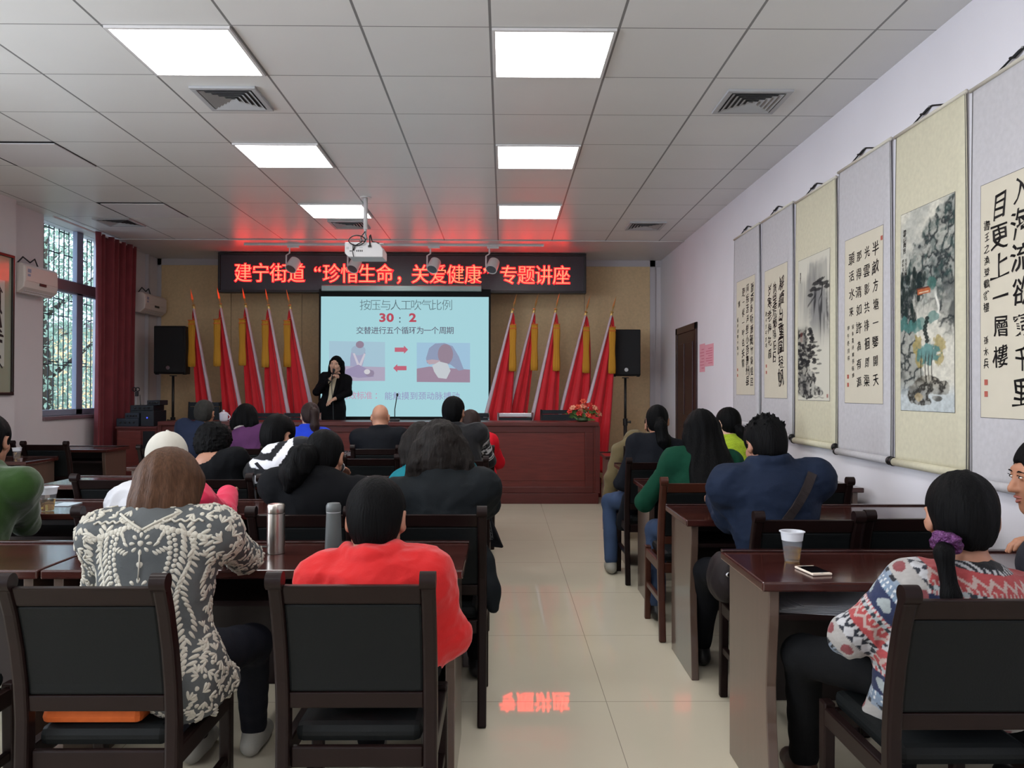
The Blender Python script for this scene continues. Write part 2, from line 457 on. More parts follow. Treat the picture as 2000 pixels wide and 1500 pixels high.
vent(-1.88, 5.53, 'square louvred air vent behind the nearest left ceiling light')
vent(1.72, 5.53, 'square louvred air vent in the ceiling near the right wall, the nearer one there')
vent(-4.62, 9.62, 'far left square air vent in the ceiling near the window')
vent(-1.88, 9.70, 'far square air vent glowing red in the ceiling behind the projector pole')
vent(1.72, 9.70, 'far square air vent in the ceiling near the right wall')

# track with spotlights in front of the sign
tr = empty('lighting_track', (0, 11.0, ZC), 'thin white lighting track on the ceiling in front of the red sign', 'lighting track')
a, c = at(477, 480, 11.0), at(1062, 484, 11.0)
MB().box(a.x, c.x, -.02, .02, -.03, -.004).build('rail', m_white_metal, tr)
for px, lab in ((570, 'white track spotlight hanging over the left end of the red sign'), (690, 'white track spotlight hanging under the projector'),
                (845, 'white track spotlight hanging over the middle of the red sign'), (960, 'rightmost white track spotlight over the red sign')):
    c = at(px, 478, 11.0)
    s = empty('spotlight', (c.x, 11.0, ZC - .03), lab, 'spotlight', 'white track spotlights')
    MB().box(-.06, .10, -.022, .022, -.03, 0).build('adapter', m_white_metal, s, bevel=.004)
    MB().tube([(-.03, 0, -.03), (-.03, 0, -.10), (-.075, 0, -.13), (-.075, 0, -.30), (-.04, 0, -.31)], .011, 6).build('arm', m_white_metal, s)
    M = Matrix.Translation((.02, 0, -.26)) @ Matrix.Rotation(rad(-38), 4, 'X') @ Matrix.Rotation(rad(14), 4, 'Y')
    MB().lathe([(.03, .09), (.075, .08), (.08, .0), (.08, -.09), (.07, -.09), (.062, -.04), (.0, -.04)], n=20, M=M).build('lamp_head', m_white_metal, s, autosmooth=40)
    MB().lathe([(.0, -.038), (.06, -.042), (.066, -.085), (.0, -.085)], n=16, M=M).build('lens', mat('lamp_reflector', rgb(160, 160, 165), .2, .6, .8), s)

# projector on its pole
PY = 8.35
pc = at(714, 386, PY)
pj = empty('projector', (pc.x, PY, ZC), 'white ceiling projector with tangled black cables hanging from a white pole', 'projector')
zt = at(714, 472, PY).z - ZC; zb = at(714, 508, PY).z - ZC
MB().lathe([(.06, -.012), (.06, 0)], n=16).build('ceiling_plate', m_white_metal, pj)
MB().tube([(0, 0, 0), (0, 0, zt + .13)], .022, 12).build('pole', m_white_metal, pj, smooth=True)
MB().tube([(0, 0, zt + .14), (0, 0, zt - .02)], .014, 10).build('bracket', m_vent, pj)
q = MB(); q.box(-.16, .19, -.012, .03, zt - .026, zt - .016); q.build('mount_arm', m_white_metal, pj)
body = MB()
prof = [(-.19, zt - .03), (.13, zt - .03), (.175, zt - .055), (.2, zt - .10), (.2, zb + .01), (-.15, zb + .01), (-.19, zb + .05)]
body.prism(prof, 'y', -.13, .17)
body.build('casing', m_white_metal, pj, bevel=.008)
io = MB()
for k in range(4): io.box(-.07 + k * .018, -.06 + k * .018, -.1325, -.128, zb + .065, zb + .083)
io.box(-.14, -.115, -.1325, -.128, zb + .068, zb + .076); io.box(.052, .085, -.145, -.128, zb + .11, zb + .13)
io.build('sockets', m_black_metal, pj)
lb = MB()
for i in range(2):
    for j in range(2): lb.box(-.172 + i * .014, -.162 + i * .014, -.1325, -.13, zb + .09 + j * .014, zb + .10 + j * .014)
lb.box(-.04, -.005, -.1325, -.13, zb + .104, zb + .112)
lb.build('printed_marks', m_vent, pj)
cb = MB()
cb.tube([(-.06 + .085 * math.cos(a), -.15 + .01 * math.sin(3 * a), zt - .015 + .05 * math.sin(a)) for a in np.linspace(0, 6.2, 30)], .006, 6)
cb.tube([(.0, -.02, zt + .10), (-.03, -.10, zt + .03), (-.01, -.15, zt - .03), (-.08, -.15, zt - .07), (-.10, -.14, zb + .075)], .006, 6)
cb.tube([(.0, -.02, zt + .08), (.03, -.08, zt + .02), (.01, -.13, zt - .02), (-.04, -.14, zt - .02)], .005, 6)
cb.tube([(.07, -.14, zb + .12), (.07, -.15, zt + .03), (.075, -.13, zt + .045), (.08, -.06, zt - .01), (.15, 0, zt - .02)], .007, 6)
cb.tube([(-.10, -.14, zt - .05), (-.105, -.15, zb + .06), (-.095, -.145, zb + .01)], .004, 6)
cb.build('cables', m_black_metal, pj, smooth=True)
# ------------------------------------------------------------------ stage platform and front desk
m_redwood = mat('red_brown_laminate', rgb(98, 40, 35), 0.34, 0.45, noise=0.20, nscale=4, stretch=(1.0, 1.0, 9))
m_redwood_dark = mat('red_brown_edge', rgb(84, 35, 32), 0.34, 0.45, noise=0.15, nscale=4, stretch=(1, 1, 9))
ST = 0.25
st = MB().box(-4.40, 1.30, 10.62, YB - .03, 0, ST).build('stage_platform', mat('stage_carpet', rgb(90, 30, 30), .9, .1, noise=.2))
tag(st, 'low dark red platform behind the long front desk', 'platform')
DY = 10.0
x0, x1 = at(311, 830, DY).x, at(1168, 830, DY).x
zd = at(800, 824, DY).z
dk = empty('front_desk', ((x0 + x1) / 2, DY, 0), 'long red-brown panelled desk across the front of the room', 'desk')
hw = (x1 - x0) / 2
MB().box(-hw - .01, hw + .01, -.03, .60, zd - .05, zd).build('desk_top', m_redwood_dark, dk, bevel=.006)
MB().box(-hw, hw, 0.02, .06, 0.02, zd - .05).build('front_board', m_redwood, dk)
MB().box(-hw - .02, hw + .005, -.02, .55, 0, .13).build('plinth', m_redwood_dark, dk, bevel=.004)
for s in (-1, 1): MB().box(s * hw - .025, s * hw + .025, 0.0, .55, 0.13, zd - .05).build('end_panel', m_redwood_dark, dk, bevel=.004)
n = 3
for k in range(n):
    a = -hw + .06 + k * (2 * hw - .12) / n; b_ = a + (2 * hw - .12) / n
    fr = MB()
    fr.box(a, b_, .0, .02, zd - .13, zd - .05); fr.box(a, b_, .0, .02, .13, .21)
    fr.box(a, a + .05, .0, .02, .21, zd - .13); fr.box(b_ - .10, b_, .0, .02, .21, zd - .13)
    fr.build('panel_frame', m_redwood_dark, dk, bevel=.006)
    MB().box(a + .05, b_ - .10, .012, .022, .285, zd - .135).build('field_panel', m_redwood, dk, bevel=.01)

# red hot-water / paper trolley sized cabinet for the sound gear, left of the desk
cx0, cx1 = at(228, 840, 10.3).x, at(306, 840, 10.3).x; cz = at(260, 833, 10.3).z
cb = empty('equipment_cabinet', ((cx0 + cx1) / 2, 10.3, 0), 'red-brown cabinet carrying black sound equipment beside the curtain', 'cabinet')
ch = (cx1 - cx0) / 2
MB().box(-ch, ch, 0, .55, 0, cz - .03).build('carcass', m_redwood, cb, bevel=.004)
MB().box(-ch - .01, ch + .01, -.02, .56, cz - .03, cz).build('cabinet_top', m_redwood_dark, cb, bevel=.004)
MB().box(-ch + .02, 0.06, -.015, 0, .06, cz - .06).build('door', m_redwood, cb, bevel=.004)
MB().box(.08, ch - .02, -.003, 0, .06, cz - .06).build('open_shelf', m_gap_shade, cb)  # dark sheet on the solid carcass, shade of a shelf as colour
m_gear = mat('black_equipment_plastic', rgb(24, 28, 34), 0.5, 0.4, noise=.1)
m_gear2 = mat('dark_blue_grey_metal', rgb(34, 42, 52), 0.5, 0.4)
X = (cx0 + cx1) / 2
def gear(name, label, x0, x1, y0, y1, z0, z1, m, extra=None, cat='sound equipment'):
    e = empty(name, ((x0 + x1) / 2, y0, z0), label, cat)
    w = (x1 - x0) / 2
    MB().box(-w, w, 0, y1 - y0, 0, z1 - z0).build('housing', m, e, bevel=.006)
    if extra: extra(e, w, z1 - z0)
    return e
def knobs(e, w, h):
    k = MB()
    for i in range(4): k.ball((-w * .6 + i * w * .4, -.006, h * .5), .012, 8, 6)
    k.build('knobs', m_black_metal, e)
def led_dot(e, w, h):
    MB().ball((-.0, -.004, h * .55), .009, 8, 6).build('blue_indicator', emit('blue_indicator', (0.05, 0.08, 1, 1), 2.5), e)
xa, xb_ = at(228, 800, 10.35).x, at(271, 800, 10.35).x
gear('amplifier', 'dark amplifier box at the bottom of the sound stack', xa, xb_, 10.34, 10.75, cz, cz + .10, m_gear2, knobs)
gear('equalizer', 'flat dark unit on top of the amplifier box', xa + .10, xb_, 10.36, 10.75, cz + .10, cz + .17, m_gear2, knobs)
x2 = at(306, 800, 10.4).x
gear('mixer', 'black receiver with a blue light beside the amplifier', xb_ + .02, x2 - .02, 10.36, 10.75, cz, cz + .20, m_gear, led_dot)
gear('tape_deck', 'black unit topping the sound stack', xa + .14, x2 - .05, 10.42, 10.75, cz + .20, cz + .27, m_gear, knobs)
gear('wireless_receiver', 'small black box at the top right of the sound stack', xb_ + .06, x2 + .02, 10.45, 10.7, cz + .27, cz + .335, m_gear, knobs)
# supports so that nothing floats: thin feet
MB().box(xa + .14, xb_, 10.42, 10.75, cz + .17, cz + .20).build('rack_shelf', m_gear)
tag(bpy.data.objects['rack_shelf'], 'thin black shelf inside the sound stack', 'shelf')
c = at(262, 765, 10.5)
mc = empty('microphone_stand', (c.x, 10.55, cz + .27), 'small stand with two microphone clips on the sound stack', 'microphone stand')
h = c.z - (cz + .27)
MB().tube([(0, 0, 0), (0, 0, h)], .006, 6).build('rod', m_vent, mc)
cl = MB()
for s in (-1, 1): cl.tube([(s * .02 + .028 * math.cos(a), -.0, h + .03 + .024 * math.sin(a)) for a in np.linspace(0, 6.2, 14)], .007, 6)
cl.box(-.005, .03, -.015, .015, h - .06, h)
cl.build('clips', m_black_metal, mc)
c = at(273, 771, 10.5)
an = MB().tube([(c.x + .012, 10.5, cz + .27), (c.x, 10.5, c.z)], .005, 6).build('antenna', m_black_metal)
tag(an, 'thin black antenna rising from the sound stack', 'antenna')

# ------------------------------------------------------------------ LED sign
LY = 11.62
a, c = at(426, 493, LY), at(1145, 573, LY)
zt_, zb_ = min(at(426, 493, LY).z, ZC - .012), at(780, 572, LY).z
sg = empty('led_sign', ((a.x + c.x) / 2, LY, zb_), 'wide black LED sign with glowing red Chinese characters', 'sign')
hw = (c.x - a.x) / 2; hh = zt_ - zb_
m_signface = mat('sign_face', rgb(52, 46, 54), 0.35, 0.5, noise=.1, nscale=40)
MB().box(-hw, hw, .02, .14, 0, hh).build('casing', m_black_metal, sg)
f = MB(); b_ = .035
for q in ((-hw, hw, 0, b_), (-hw, hw, hh - b_, hh), (-hw, -hw + b_, b_, hh - b_), (hw - b_, hw, b_, hh - b_)): f.box(q[0], q[1], -.012, .03, q[2], q[3])
f.build('frame', m_black_metal, sg, bevel=.006)
MB().box(-hw + b_, hw - b_, .010, .022, b_, hh - b_).build('face', m_signface, sg)
s = '建宁街道“珍惜生命，关爱健康”专题讲座'
m_led = emit('led_red_core', (1.0, 0.055, 0.026, 1), LED_STRENGTH); m_led_halo = emit('led_red_halo', (1.0, 0.0022, 0.005, 1), 11.0)
xs0, xs1 = at(474.5, 535, LY).x, at(1096.5, 538, LY).x
zm = at(474, 533, LY).z; zm1 = at(1096, 538, LY).z
for i, chh in enumerate(s):
    t = i / (len(s) - 1); x = xs0 + (xs1 - xs0) * t; z = zm + (zm1 - zm) * t
    if chh == '“': x += .05
    if chh == '”': x -= .06
    if chh == '，': x -= .05
    X0 = sg.location.x; Z0 = sg.location.z
    cell = .300; core, halo = MB(), MB()
    put_glyph(core, chh, x - X0, z - Z0, cell, lambda u, v: (u, .002, v), off=-.010, widen=.005, sx=.9)
    put_glyph(halo, chh, x - X0, z - Z0, cell, lambda u, v: (u, .006, v), off=.016, widen=.008, sx=.9)  # wider red copy imitates the bloom around the lit strokes
    ho = halo.build('led_character', m_led_halo, sg, recalc=False); core.build('bright_strokes', m_led, ho, recalc=False)

# ------------------------------------------------------------------ projection screen
SY = 11.50
tl, br = at(623, 572, SY), at(958, 821, SY)
sc = empty('projection_screen', ((tl.x + br.x) / 2, SY, br.z), 'pull-down projection screen showing a pale blue slide about chest compressions', 'screen')
hw = (br.x - tl.x) / 2; hh = tl.z - br.z
MB().box(-hw, hw, .004, .010, 0, hh + .06).build('black_border', mat('black_screen_border', rgb(14, 16, 18), .7, .2), sc)
h0, h1 = at(629, 558, SY), at(941, 571, SY)
MB().box(h0.x - sc.location.x, h1.x - sc.location.x, -.05, .05, hh + .02, hh + .02 + (h0.z - h1.z)).build('housing', mat('silver_green_metal', rgb(128, 142, 140), .3, .5, .6), sc, bevel=.01)
q = MB()
for s_ in (-.8, .8): q.box(s_ * hw - .02, s_ * hw + .02, .045, .125, hh + .03, hh + .06)
q.build('bracket', m_black_metal, sc)
MB().tube([(-hw, 0, 0), (hw, 0, 0)], .015, 8).build('weight_bar', m_black_metal, sc)
m_slide = emit('projected_slide', (lin(160), lin(206), lin(214), 1), 1.0)
p0, p1 = at(627, 579, SY), at(954, 814, SY)
sx0, sx1 = p0.x - sc.location.x, p1.x - sc.location.x; sz0, sz1 = p1.z - sc.location.z, p0.z - sc.location.z
MB().box(sx0, sx1, .001, .004, sz0, sz1).build('slide_background', m_slide, sc)
def S(px, py, d=0.0):
    p = at(px, py, SY); return (p.x - sc.location.x, -.0005 - d, p.z - sc.location.z)
def slide_text(name, s, px0, px1, py, cellpx, m, off=0.0, widen=0.0, sx=1.0):
    mb = MB(); n = len(s); cell = cellpx * SY / FPX
    for i, chh in enumerate(s):
        if chh == ' ': continue
        px = px0 + (px1 - px0) * (i / max(1, n - 1)); p = S(px, py)
        put_glyph(mb, chh, p[0], p[2], cell, lambda u, v: (u, -.001, v), off=off, widen=widen, sx=sx)
    mb.build(name, m, sc)
slide_text('slide_title', '按压与人工吹气比例', 713, 873, 596, 23, emit('slide_grey_text', (lin(72), lin(92), lin(100), 1)), off=-.012)
slide_text('slide_ratio', '30', 747, 762, 620, 23, emit('slide_red_text', (lin(178), lin(62), lin(82), 1)), off=.035, sx=1.25)
slide_text('slide_ratio', '2', 806, 806, 620, 23, MATS['slide_red_text'], off=.035, sx=1.25)
slide_text('slide_ratio_colon', ':', 781, 781, 622, 22, MATS['slide_grey_text'], off=.01)
slide_text('slide_subtitle', '交替进行五个循环为一个周期', 703, 879, 645.5, 15.5, emit('slide_dark_text', (lin(88), lin(84), lin(104), 1)), off=.006)
slide_text('slide_footer', '有效标准：', 673, 735, 772.5, 16.5, emit('slide_pink_text', (lin(190), lin(150), lin(178), 1)), off=.006)
slide_text('slide_footer', '能触摸到颈动脉搏动', 759, 890, 773.5, 16.5, emit('slide_violet_text', (lin(146), lin(150), lin(190), 1)), off=.006)
def poly(name, pts, col, d):
    mb = MB(); mb.add([S(x, y, d) for x, y in pts], [tuple(range(len(pts)))]); return mb.build(name, emit('slide_%d_%d_%d' % col, (lin(col[0]), lin(col[1]), lin(col[2]), 1)), sc, recalc=False)
def arrow(x0, x1, y, dirn, d):
    w = 4.2; hd = 8
    if dirn > 0: pts = [(x0, y - w), (x1 - hd, y - w), (x1 - hd, y - 8), (x1, y), (x1 - hd, y + 8), (x1 - hd, y + w), (x0, y + w)]
    else: pts = [(x1, y - w), (x0 + hd, y - w), (x0 + hd, y - 8), (x0, y), (x0 + hd, y + 8), (x0 + hd, y + w), (x1, y + w)]
    poly('slide_arrow', pts, (186, 92, 112), d)
arrow(771, 797, 683, 1, .001); arrow(768, 794, 719, -1, .001)
def ellp(cx, cy, rx, ry, n=18, rot=0):
    return [(cx + rx * math.cos(a) * math.cos(rot) - ry * math.sin(a) * math.sin(rot), cy + rx * math.cos(a) * math.sin(rot) + ry * math.sin(a) * math.cos(rot)) for a in np.linspace(0, 2 * PI, n, endpoint=False)]
# left picture: a rescuer kneeling with straight arms over a lying patient
poly('slide_picture', [(643, 666), (752, 668), (752, 744), (643, 744)], (158, 190, 206), .0006)
poly('slide_picture_floor', [(643, 714), (752, 717), (752, 744), (643, 744)], (168, 160, 182), .0010)
poly('slide_picture_torso', [(687, 684), (712, 684), (714, 690), (708, 715), (684, 715), (684, 700)], (156, 158, 186), .0014)
poly('slide_picture_shoulders', ellp(700, 684, 14, 10), (152, 172, 192), .0016)
poly('slide_picture_head', ellp(703, 673, 8, 7), (140, 122, 142), .0020)
poly('slide_picture_arm', [(689, 690), (693, 690), (703, 714), (699, 717)], (196, 190, 202), .0020)
poly('slide_picture_arm', [(711, 690), (714, 692), (705, 717), (700, 715)], (196, 190, 202), .0022)
poly('slide_picture_patient', [(676, 722), (700, 712), (716, 720), (730, 724), (730, 736), (700, 738), (672, 732)], (148, 138, 170), .0024)
poly('slide_picture_patient_head', ellp(722, 729, 9, 7), (140, 128, 152), .0026)
poly('slide_picture_face', ellp(717, 726, 6, 5), (202, 200, 206), .0030)
# right picture: a rescuer bent over a pillow
poly('slide_picture', [(814, 669), (918, 670), (918, 747), (814, 746)], (152, 188, 212), .0006)
poly('slide_picture_table', [(814, 720), (838, 716), (918, 722), (918, 747), (814, 746)], (150, 128, 148), .0010)
poly('slide_picture_back', [(832, 700), (838, 680), (850, 671), (868, 670), (884, 676), (896, 696), (906, 722), (896, 724), (880, 712), (846, 708), (834, 710)], (136, 148, 176), .0014)
poly('slide_picture_head', ellp(870, 692, 15, 20), (142, 124, 140), .0018)
poly('slide_picture_arm', [(832, 704), (844, 702), (860, 704), (858, 710), (838, 712)], (178, 158, 168), .0020)
poly('slide_picture_pillow', [(844, 714), (858, 706), (874, 710), (880, 724), (872, 740), (856, 738), (848, 726)], (190, 196, 202), .0024)

# ------------------------------------------------------------------ flags
m_flag = mat('red_flag_cloth', rgb(204, 30, 42), 0.6, 0.3, noise=.08, nscale=4, sheen=.2)
m_sleeve = mat('white_flag_sleeve', rgb(206, 188, 196), 0.7, 0.2)
m_gold = mat('polished_gold', rgb(214, 184, 112), 0.38, 0.5, .55)
m_tassel = mat('gold_tassel', rgb(204, 146, 44), 0.7, 0.3, bump=.6, bscale=80, bstretch=(6, 6, .3))
m_band = mat('orange_band', rgb(206, 98, 44), 0.6, 0.3)
FY = 11.30
def flag(tip, base, side, drop_w, label, k, tassel_dx, z_hem):
    """tip, base: pole end points in world; side=-1: cloth falls to the left of the pole"""
    rnd = random.Random(k)
    e = empty('flag', (base.x, base.y, ST), label, 'flag', 'red flags standing behind the front desk')
    O = Vector((base.x, base.y, ST)); B = Vector((0, 0, 0)); Tp = tip - O
    dirv = (Tp - B).normalized(); Lp = (Tp - B).length
    def pp(t): return B + dirv * t
    ff = .265
    MB().tube([pp(0.03), pp(Lp - ff)], .014, 8).build('pole', m_sleeve, e, smooth=True)
    # spear finial
    R = dirv.to_track_quat('Z', 'Y').to_matrix().to_4x4(); base_f = pp(Lp - ff)
    M = Matrix.Translation(base_f) @ R
    fm = MB().lathe([(.015, -.05), (.02, -.045), (.02, 0), (.012, .004), (.026, .02), (.012, .035)], n=12, M=M)
    def q(x, y, z): return M @ Vector((x, y, z))
    w_, d_ = .046, .012
    fm.add([q(0, 0, .03), q(w_, 0, .10), q(0, -d_ - .004, .10), q(-w_, 0, .10), q(0, d_ + .004, .10), q(0, 0, ff)],
           [(0, 1, 2), (0, 2, 3), (0, 3, 4), (0, 4, 1), (5, 2, 1), (5, 3, 2), (5, 4, 3), (5, 1, 4)])
    fm.build('spear_finial', m_gold, e)
    # cloth: hangs from the pole, folds gathered, widening downwards
    top_t = Lp - ff - .03; nv, nu = 44, 46
    V = []; 
    ztop = pp(top_t).z; zh = z_hem - ST
    ph = rnd.uniform(0, 6)
    for i in range(nv + 1):
        t = i / nv; z = ztop + (zh - ztop) * t
        tt = min(1.0, max(0.0, (z - B.z) / dirv.z)); 
        P = pp(max(.06, z / dirv.z))
        wd = .02 + drop_w * (t ** .75)
        for j in range(nu + 1):
            u = j / nu
            fold = math.sin(u * 15 + ph + .6 * math.sin(t * 3)) * .045 * min(1, t * 2.0 + .15) * (1 - .3 * u) + .02 * math.sin(u * 31 + ph * 2) * t
            x = P.x + side * (u * wd) + .008 * math.sin(u * 15 + ph + 1.4) * t
            y = P.y - .012 + fold * (.2 + .8 * u) + .02 * u
            zz = z + (.02 * math.sin(u * 9 + ph) - .10 * u * (1 if side < 0 else 1)) * t
            V.append((x, y, max(zz, .01 - ST + .0)))
    F = [(i * (nu + 1) + j, i * (nu + 1) + j + 1, (i + 1) * (nu + 1) + j + 1, (i + 1) * (nu + 1) + j) for i in range(nv) for j in range(nu)]
    o = mesh_np('cloth', V, F, m_flag, e); sd = o.modifiers.new('thick', 'SOLIDIFY'); sd.thickness = .003
    # white sleeve band lying along the pole
    sb = MB(); rings = []
    for i in range(20):
        t = i / 19; c = pp(top_t - t * (top_t - max(.10, (zh + .06) / dirv.z))); ww = .016 + .022 * t
        rings.append([c + Vector((-ww, -.005, 0)), c + Vector((-ww * .4, -.036, 0)), c + Vector((ww * .6, -.036, 0)), c + Vector((ww, -.005, 0)), c + Vector((0, .02, 0))])
    sb.ring_loft(rings); sb.build('sleeve', m_sleeve, e, smooth=True)
    # tassel
    tt0 = Lp - ff - .20; c = pp(tt0) + Vector((tassel_dx, -.035, 0)); L = .64
    ts = MB(); rings = []
    for i in range(12):
        t = i / 11; ww = .042 + .006 * t + .004 * math.sin(t * 9); dd = .018
        cc = c + Vector((dirv.x * -.02 * t, 0, -L * t))
        rings.append([cc + Vector((ww * math.cos(a) * (1 + .08 * math.cos(a * 9)), dd * math.sin(a) * (1 + .2 * math.cos(a * 9)), -.02 * (1 if i == 11 else 0) * abs(math.sin(a * 5)))) for a in np.linspace(0, 2 * PI, 28, endpoint=False)])
    ts.ring_loft(rings); ts.build('tassel', m_tassel, e, smooth=True)
    bd = MB()
    for zz in (0.0, -.055): bd.box(c.x - .047, c.x + .047, c.y - .022, c.y + .022, c.z + zz - .006, c.z + zz + .006)
    bd.build('tassel_bands', m_band, e)
    MB().tube([pp(tt0 + .06), c + Vector((0, 0, .0))], .006, 6).build('tassel_cord', m_band, e)
    MB().lathe([(.06, 0), (.06, .02), (.03, .035), (.02, .10), (.0, .10)], n=16).build('foot', m_black_metal, e)
ordl = ['leftmost red flag of the left group, nearest the left loudspeaker', 'second red flag from the left loudspeaker', 'middle red flag of the left group',
        'fourth red flag from the left loudspeaker', 'last red flag of the left group, next to the speaking woman']
for k, (tx, ty, bx, by) in enumerate(((372, 563, 412, 790), (424, 561, 468, 790), (473, 561, 517, 790), (518, 563, 560, 790), (559, 564, 607, 790))):
    fy = FY + (.05 if k % 2 == 0 else -.05); tp, mid = at(tx, ty, fy), at(bx, by, fy)
    d_ = mid - tp; base = tp + d_ * ((ST - tp.z) / d_.z)
    flag(tp, Vector((base.x, base.y, ST)), -1, .27 + .04 * k, ordl[k], 10 + k, -.075 if k else -.05, ST + .12)
ordr = ['first red flag right of the projection screen', 'second red flag right of the projection screen', 'middle red flag of the right group, with the broad gold tassel',
        'red flag standing behind the bouquet of flowers', 'rightmost red flag, beside the right loudspeaker']
for k, (tx, ty, bx, by) in enumerate(((1010, 572, 949, 812), (1052, 572, 1002, 770), (1093, 571, 1043, 800), (1153, 577, 1096, 800), (1204, 577, 1156, 760))):
    fy = FY + (.05 if k % 2 == 1 else -.05); tp, mid = at(tx, ty, fy), at(bx, by, fy)
    d_ = mid - tp; base = tp + d_ * ((ST - tp.z) / d_.z)
    flag(tp, Vector((base.x, base.y, ST)), 1, (.44, .34, .46, .54, .46)[k], ordr[k], 30 + k, .055, ST + .12)

# ------------------------------------------------------------------ loudspeakers on stands
m_spk = mat('black_speaker_cabinet', rgb(20, 21, 24), 0.6, 0.3)
m_grille = mat('black_speaker_grille', rgb(15, 16, 19), 0.5, 0.4, bump=.5, bscale=400)
def loudspeaker(l, r, t, b_, poley, Y, label, label2, zfloor, knob_side):
    a, c = at(l, t, Y), at(r, b_, Y); w = (c.x - a.x) / 2; h = a.z - c.z; cx = (a.x + c.x) / 2
    e = empty('loudspeaker', (cx, Y, c.z), label, 'loudspeaker', 'black loudspeakers')
    MB().prism([(-w, .02), (w, .02), (w * .72, .36), (-w * .72, .36)], 'z', 0, h).build('cabinet', m_spk, e, bevel=.012)
    MB().box(-w + .012, w - .012, -.005, .022, .015, h - .015).build('grille', m_grille, e, bevel=.01)
    MB().lathe([(0, 0), (.028, 0), (.028, .008), (0, .008)], n=16, M=Matrix.Translation((-.01, -.006, .085)) @ Matrix.Rotation(rad(90), 4, 'X')).build('badge', mat('chrome_badge', rgb(200, 205, 210), .2, .5, 1.0), e)
    bm_ = MB()
    for sx in (-1, 1): bm_.box(sx * (w - .03) - .02, sx * (w - .03) + .02, .05, .09, -.012, 0)
    bm_.build('feet', m_black_metal, e)
    s = empty('speaker_stand', (cx, Y + .15, zfloor), label2, 'speaker stand', 'black tripod speaker stands')
    hp = c.z - .02 - zfloor
    MB().tube([(0, 0, .12), (0, 0, hp * .62)], .026, 12).build('lower_tube', m_black_metal, s, smooth=True)
    MB().tube([(0, 0, hp * .55), (0, 0, hp)], .018, 12).build('upper_tube', m_black_metal, s, smooth=True)
    MB().lathe([(.05, hp - .012), (.05, hp)], n=16).build('top_plate', m_black_metal, s)
    zk = hp * .60
    MB().tube([(0, 0, zk - .05), (0, 0, zk + .05)], .034, 12).build('collar', m_black_metal, s)
    MB().tube([(knob_side * .03, 0, zk), (knob_side * .08, 0, zk)], [.012, .02], 8).build('knob', m_black_metal, s)
    for k in range(3):
        an = rad(90 + 120 * k)
        MB().tube([(0, 0, .5), (.36 * math.cos(an), .36 * math.sin(an), .012)], .013, 8).build('leg', m_black_metal, s)
loudspeaker(299, 361, 636, 730, 830, 11.35, 'black loudspeaker on a stand left of the flags, by the second air conditioner', 'black tripod stand under the left loudspeaker', 0.0 if at(330, 700, 11.35).x < -4.46 else ST, -1)
loudspeaker(1197, 1252, 643, 734, 830, 11.35, 'black loudspeaker on a stand right of the flags', 'black tripod stand under the right loudspeaker', 0.0, 1)

# ------------------------------------------------------------------ chairs behind the desk
m_chrome = mat('chrome', rgb(190, 192, 196), 0.2, 0.5, 1.0)
m_mesh = mat('black_chair_back', rgb(30, 36, 42), 0.6, 0.3)
def stage_chair(px0, px1, py, label, bright=False, wide=False):
    Y = 10.98
    a, c = at(px0, py, Y), at(px1, py, Y); w = (c.x - a.x) / 2
    e = empty('conference_chair', ((a.x + c.x) / 2, Y, ST), label, 'chair', 'black chairs behind the front desk')
    h = a.z - ST
    for s in (-1, 1):
        MB().tube([(s * w, -.05, .002), (s * w, -.0, .42), (s * w, -.0, .6), (s * w, .03, h)], .013, 8).build('rear_post', m_chrome if not wide else m_black_metal, e, smooth=True)
        MB().tube([(s * w, -.34, .002), (s * w, -.36, .44), (s * w, .0, .44)], .013, 8).build('front_leg', m_chrome, e, smooth=True)
    MB().box(-w + .012, w - .012, -.012, .030, h - .06, h - .005).build('top_bar', m_chrome if bright else m_mesh, e, bevel=.005)
    MB().box(-w + .012, w - .012, -.014, .014, .55, h - .065).build('backrest', m_mesh, e, bevel=.004)
    MB().box(-w + .014, w - .014, -.37, .0, .43, .49).build('seat', m_mesh, e, bevel=.02)
stage_chair(368, 430, 785, 'black high-backed chair behind the desk at its left end', wide=True)
stage_chair(462, 541, 806, 'black chair behind the desk, left of the speaking woman by the flags')
stage_chair(554, 626, 806, 'chrome framed black chair behind the desk, left edge beside the speaking woman')
stage_chair(900, 955, 806, 'chrome framed black chair behind the desk below the screen corner')
stage_chair(973, 1040, 806, 'black chair behind the desk with a bright chrome top bar', bright=True)
stage_chair(1057, 1128, 800, 'tall black chair behind the desk next to the bouquet', wide=True)

# ------------------------------------------------------------------ things on the front desk
c = at(437, 823, 10.25)
m_porc = mat('white_porcelain', rgb(226, 226, 236), 0.15, 0.6)
cup = empty('lidded_mug', (c.x, 10.25, zd), 'white porcelain mug with a lid on the front desk', 'mug')
MB().lathe([(.045, 0), (.052, .01), (.055, .09), (.05, .09), (.046, .015), (0, .012)], n=24).build('mug_body', m_porc, cup, autosmooth=50)
MB().lathe([(.058, .09), (.058, .098), (.03, .115), (.012, .12), (.014, .135), (.006, .142), (0, .142)], n=24).build('lid', m_porc, cup, autosmooth=50)
MB().tube([(.05 + .03 * math.sin(a), 0, .05 + .03 * math.cos(a)) for a in np.linspace(.1, 3.0, 12)], .006, 8).build('handle', m_porc, cup, smooth=True)
sv = MB().lathe([(.0, 0), (.05, 0), (.075, .012), (.07, .014), (.045, .006), (0, .006)], n=24).build('saucer', m_porc, loc=(c.x + .15, 10.2, zd))
tag(sv, 'small white saucer beside the lidded mug on the front desk', 'saucer')
c = at(771, 823, 10.2); tpt = at(776, 771, 10.15)
mk = empty('desk_microphone', (c.x, 10.2, zd), 'slim black gooseneck microphone standing on the front desk', 'microphone')
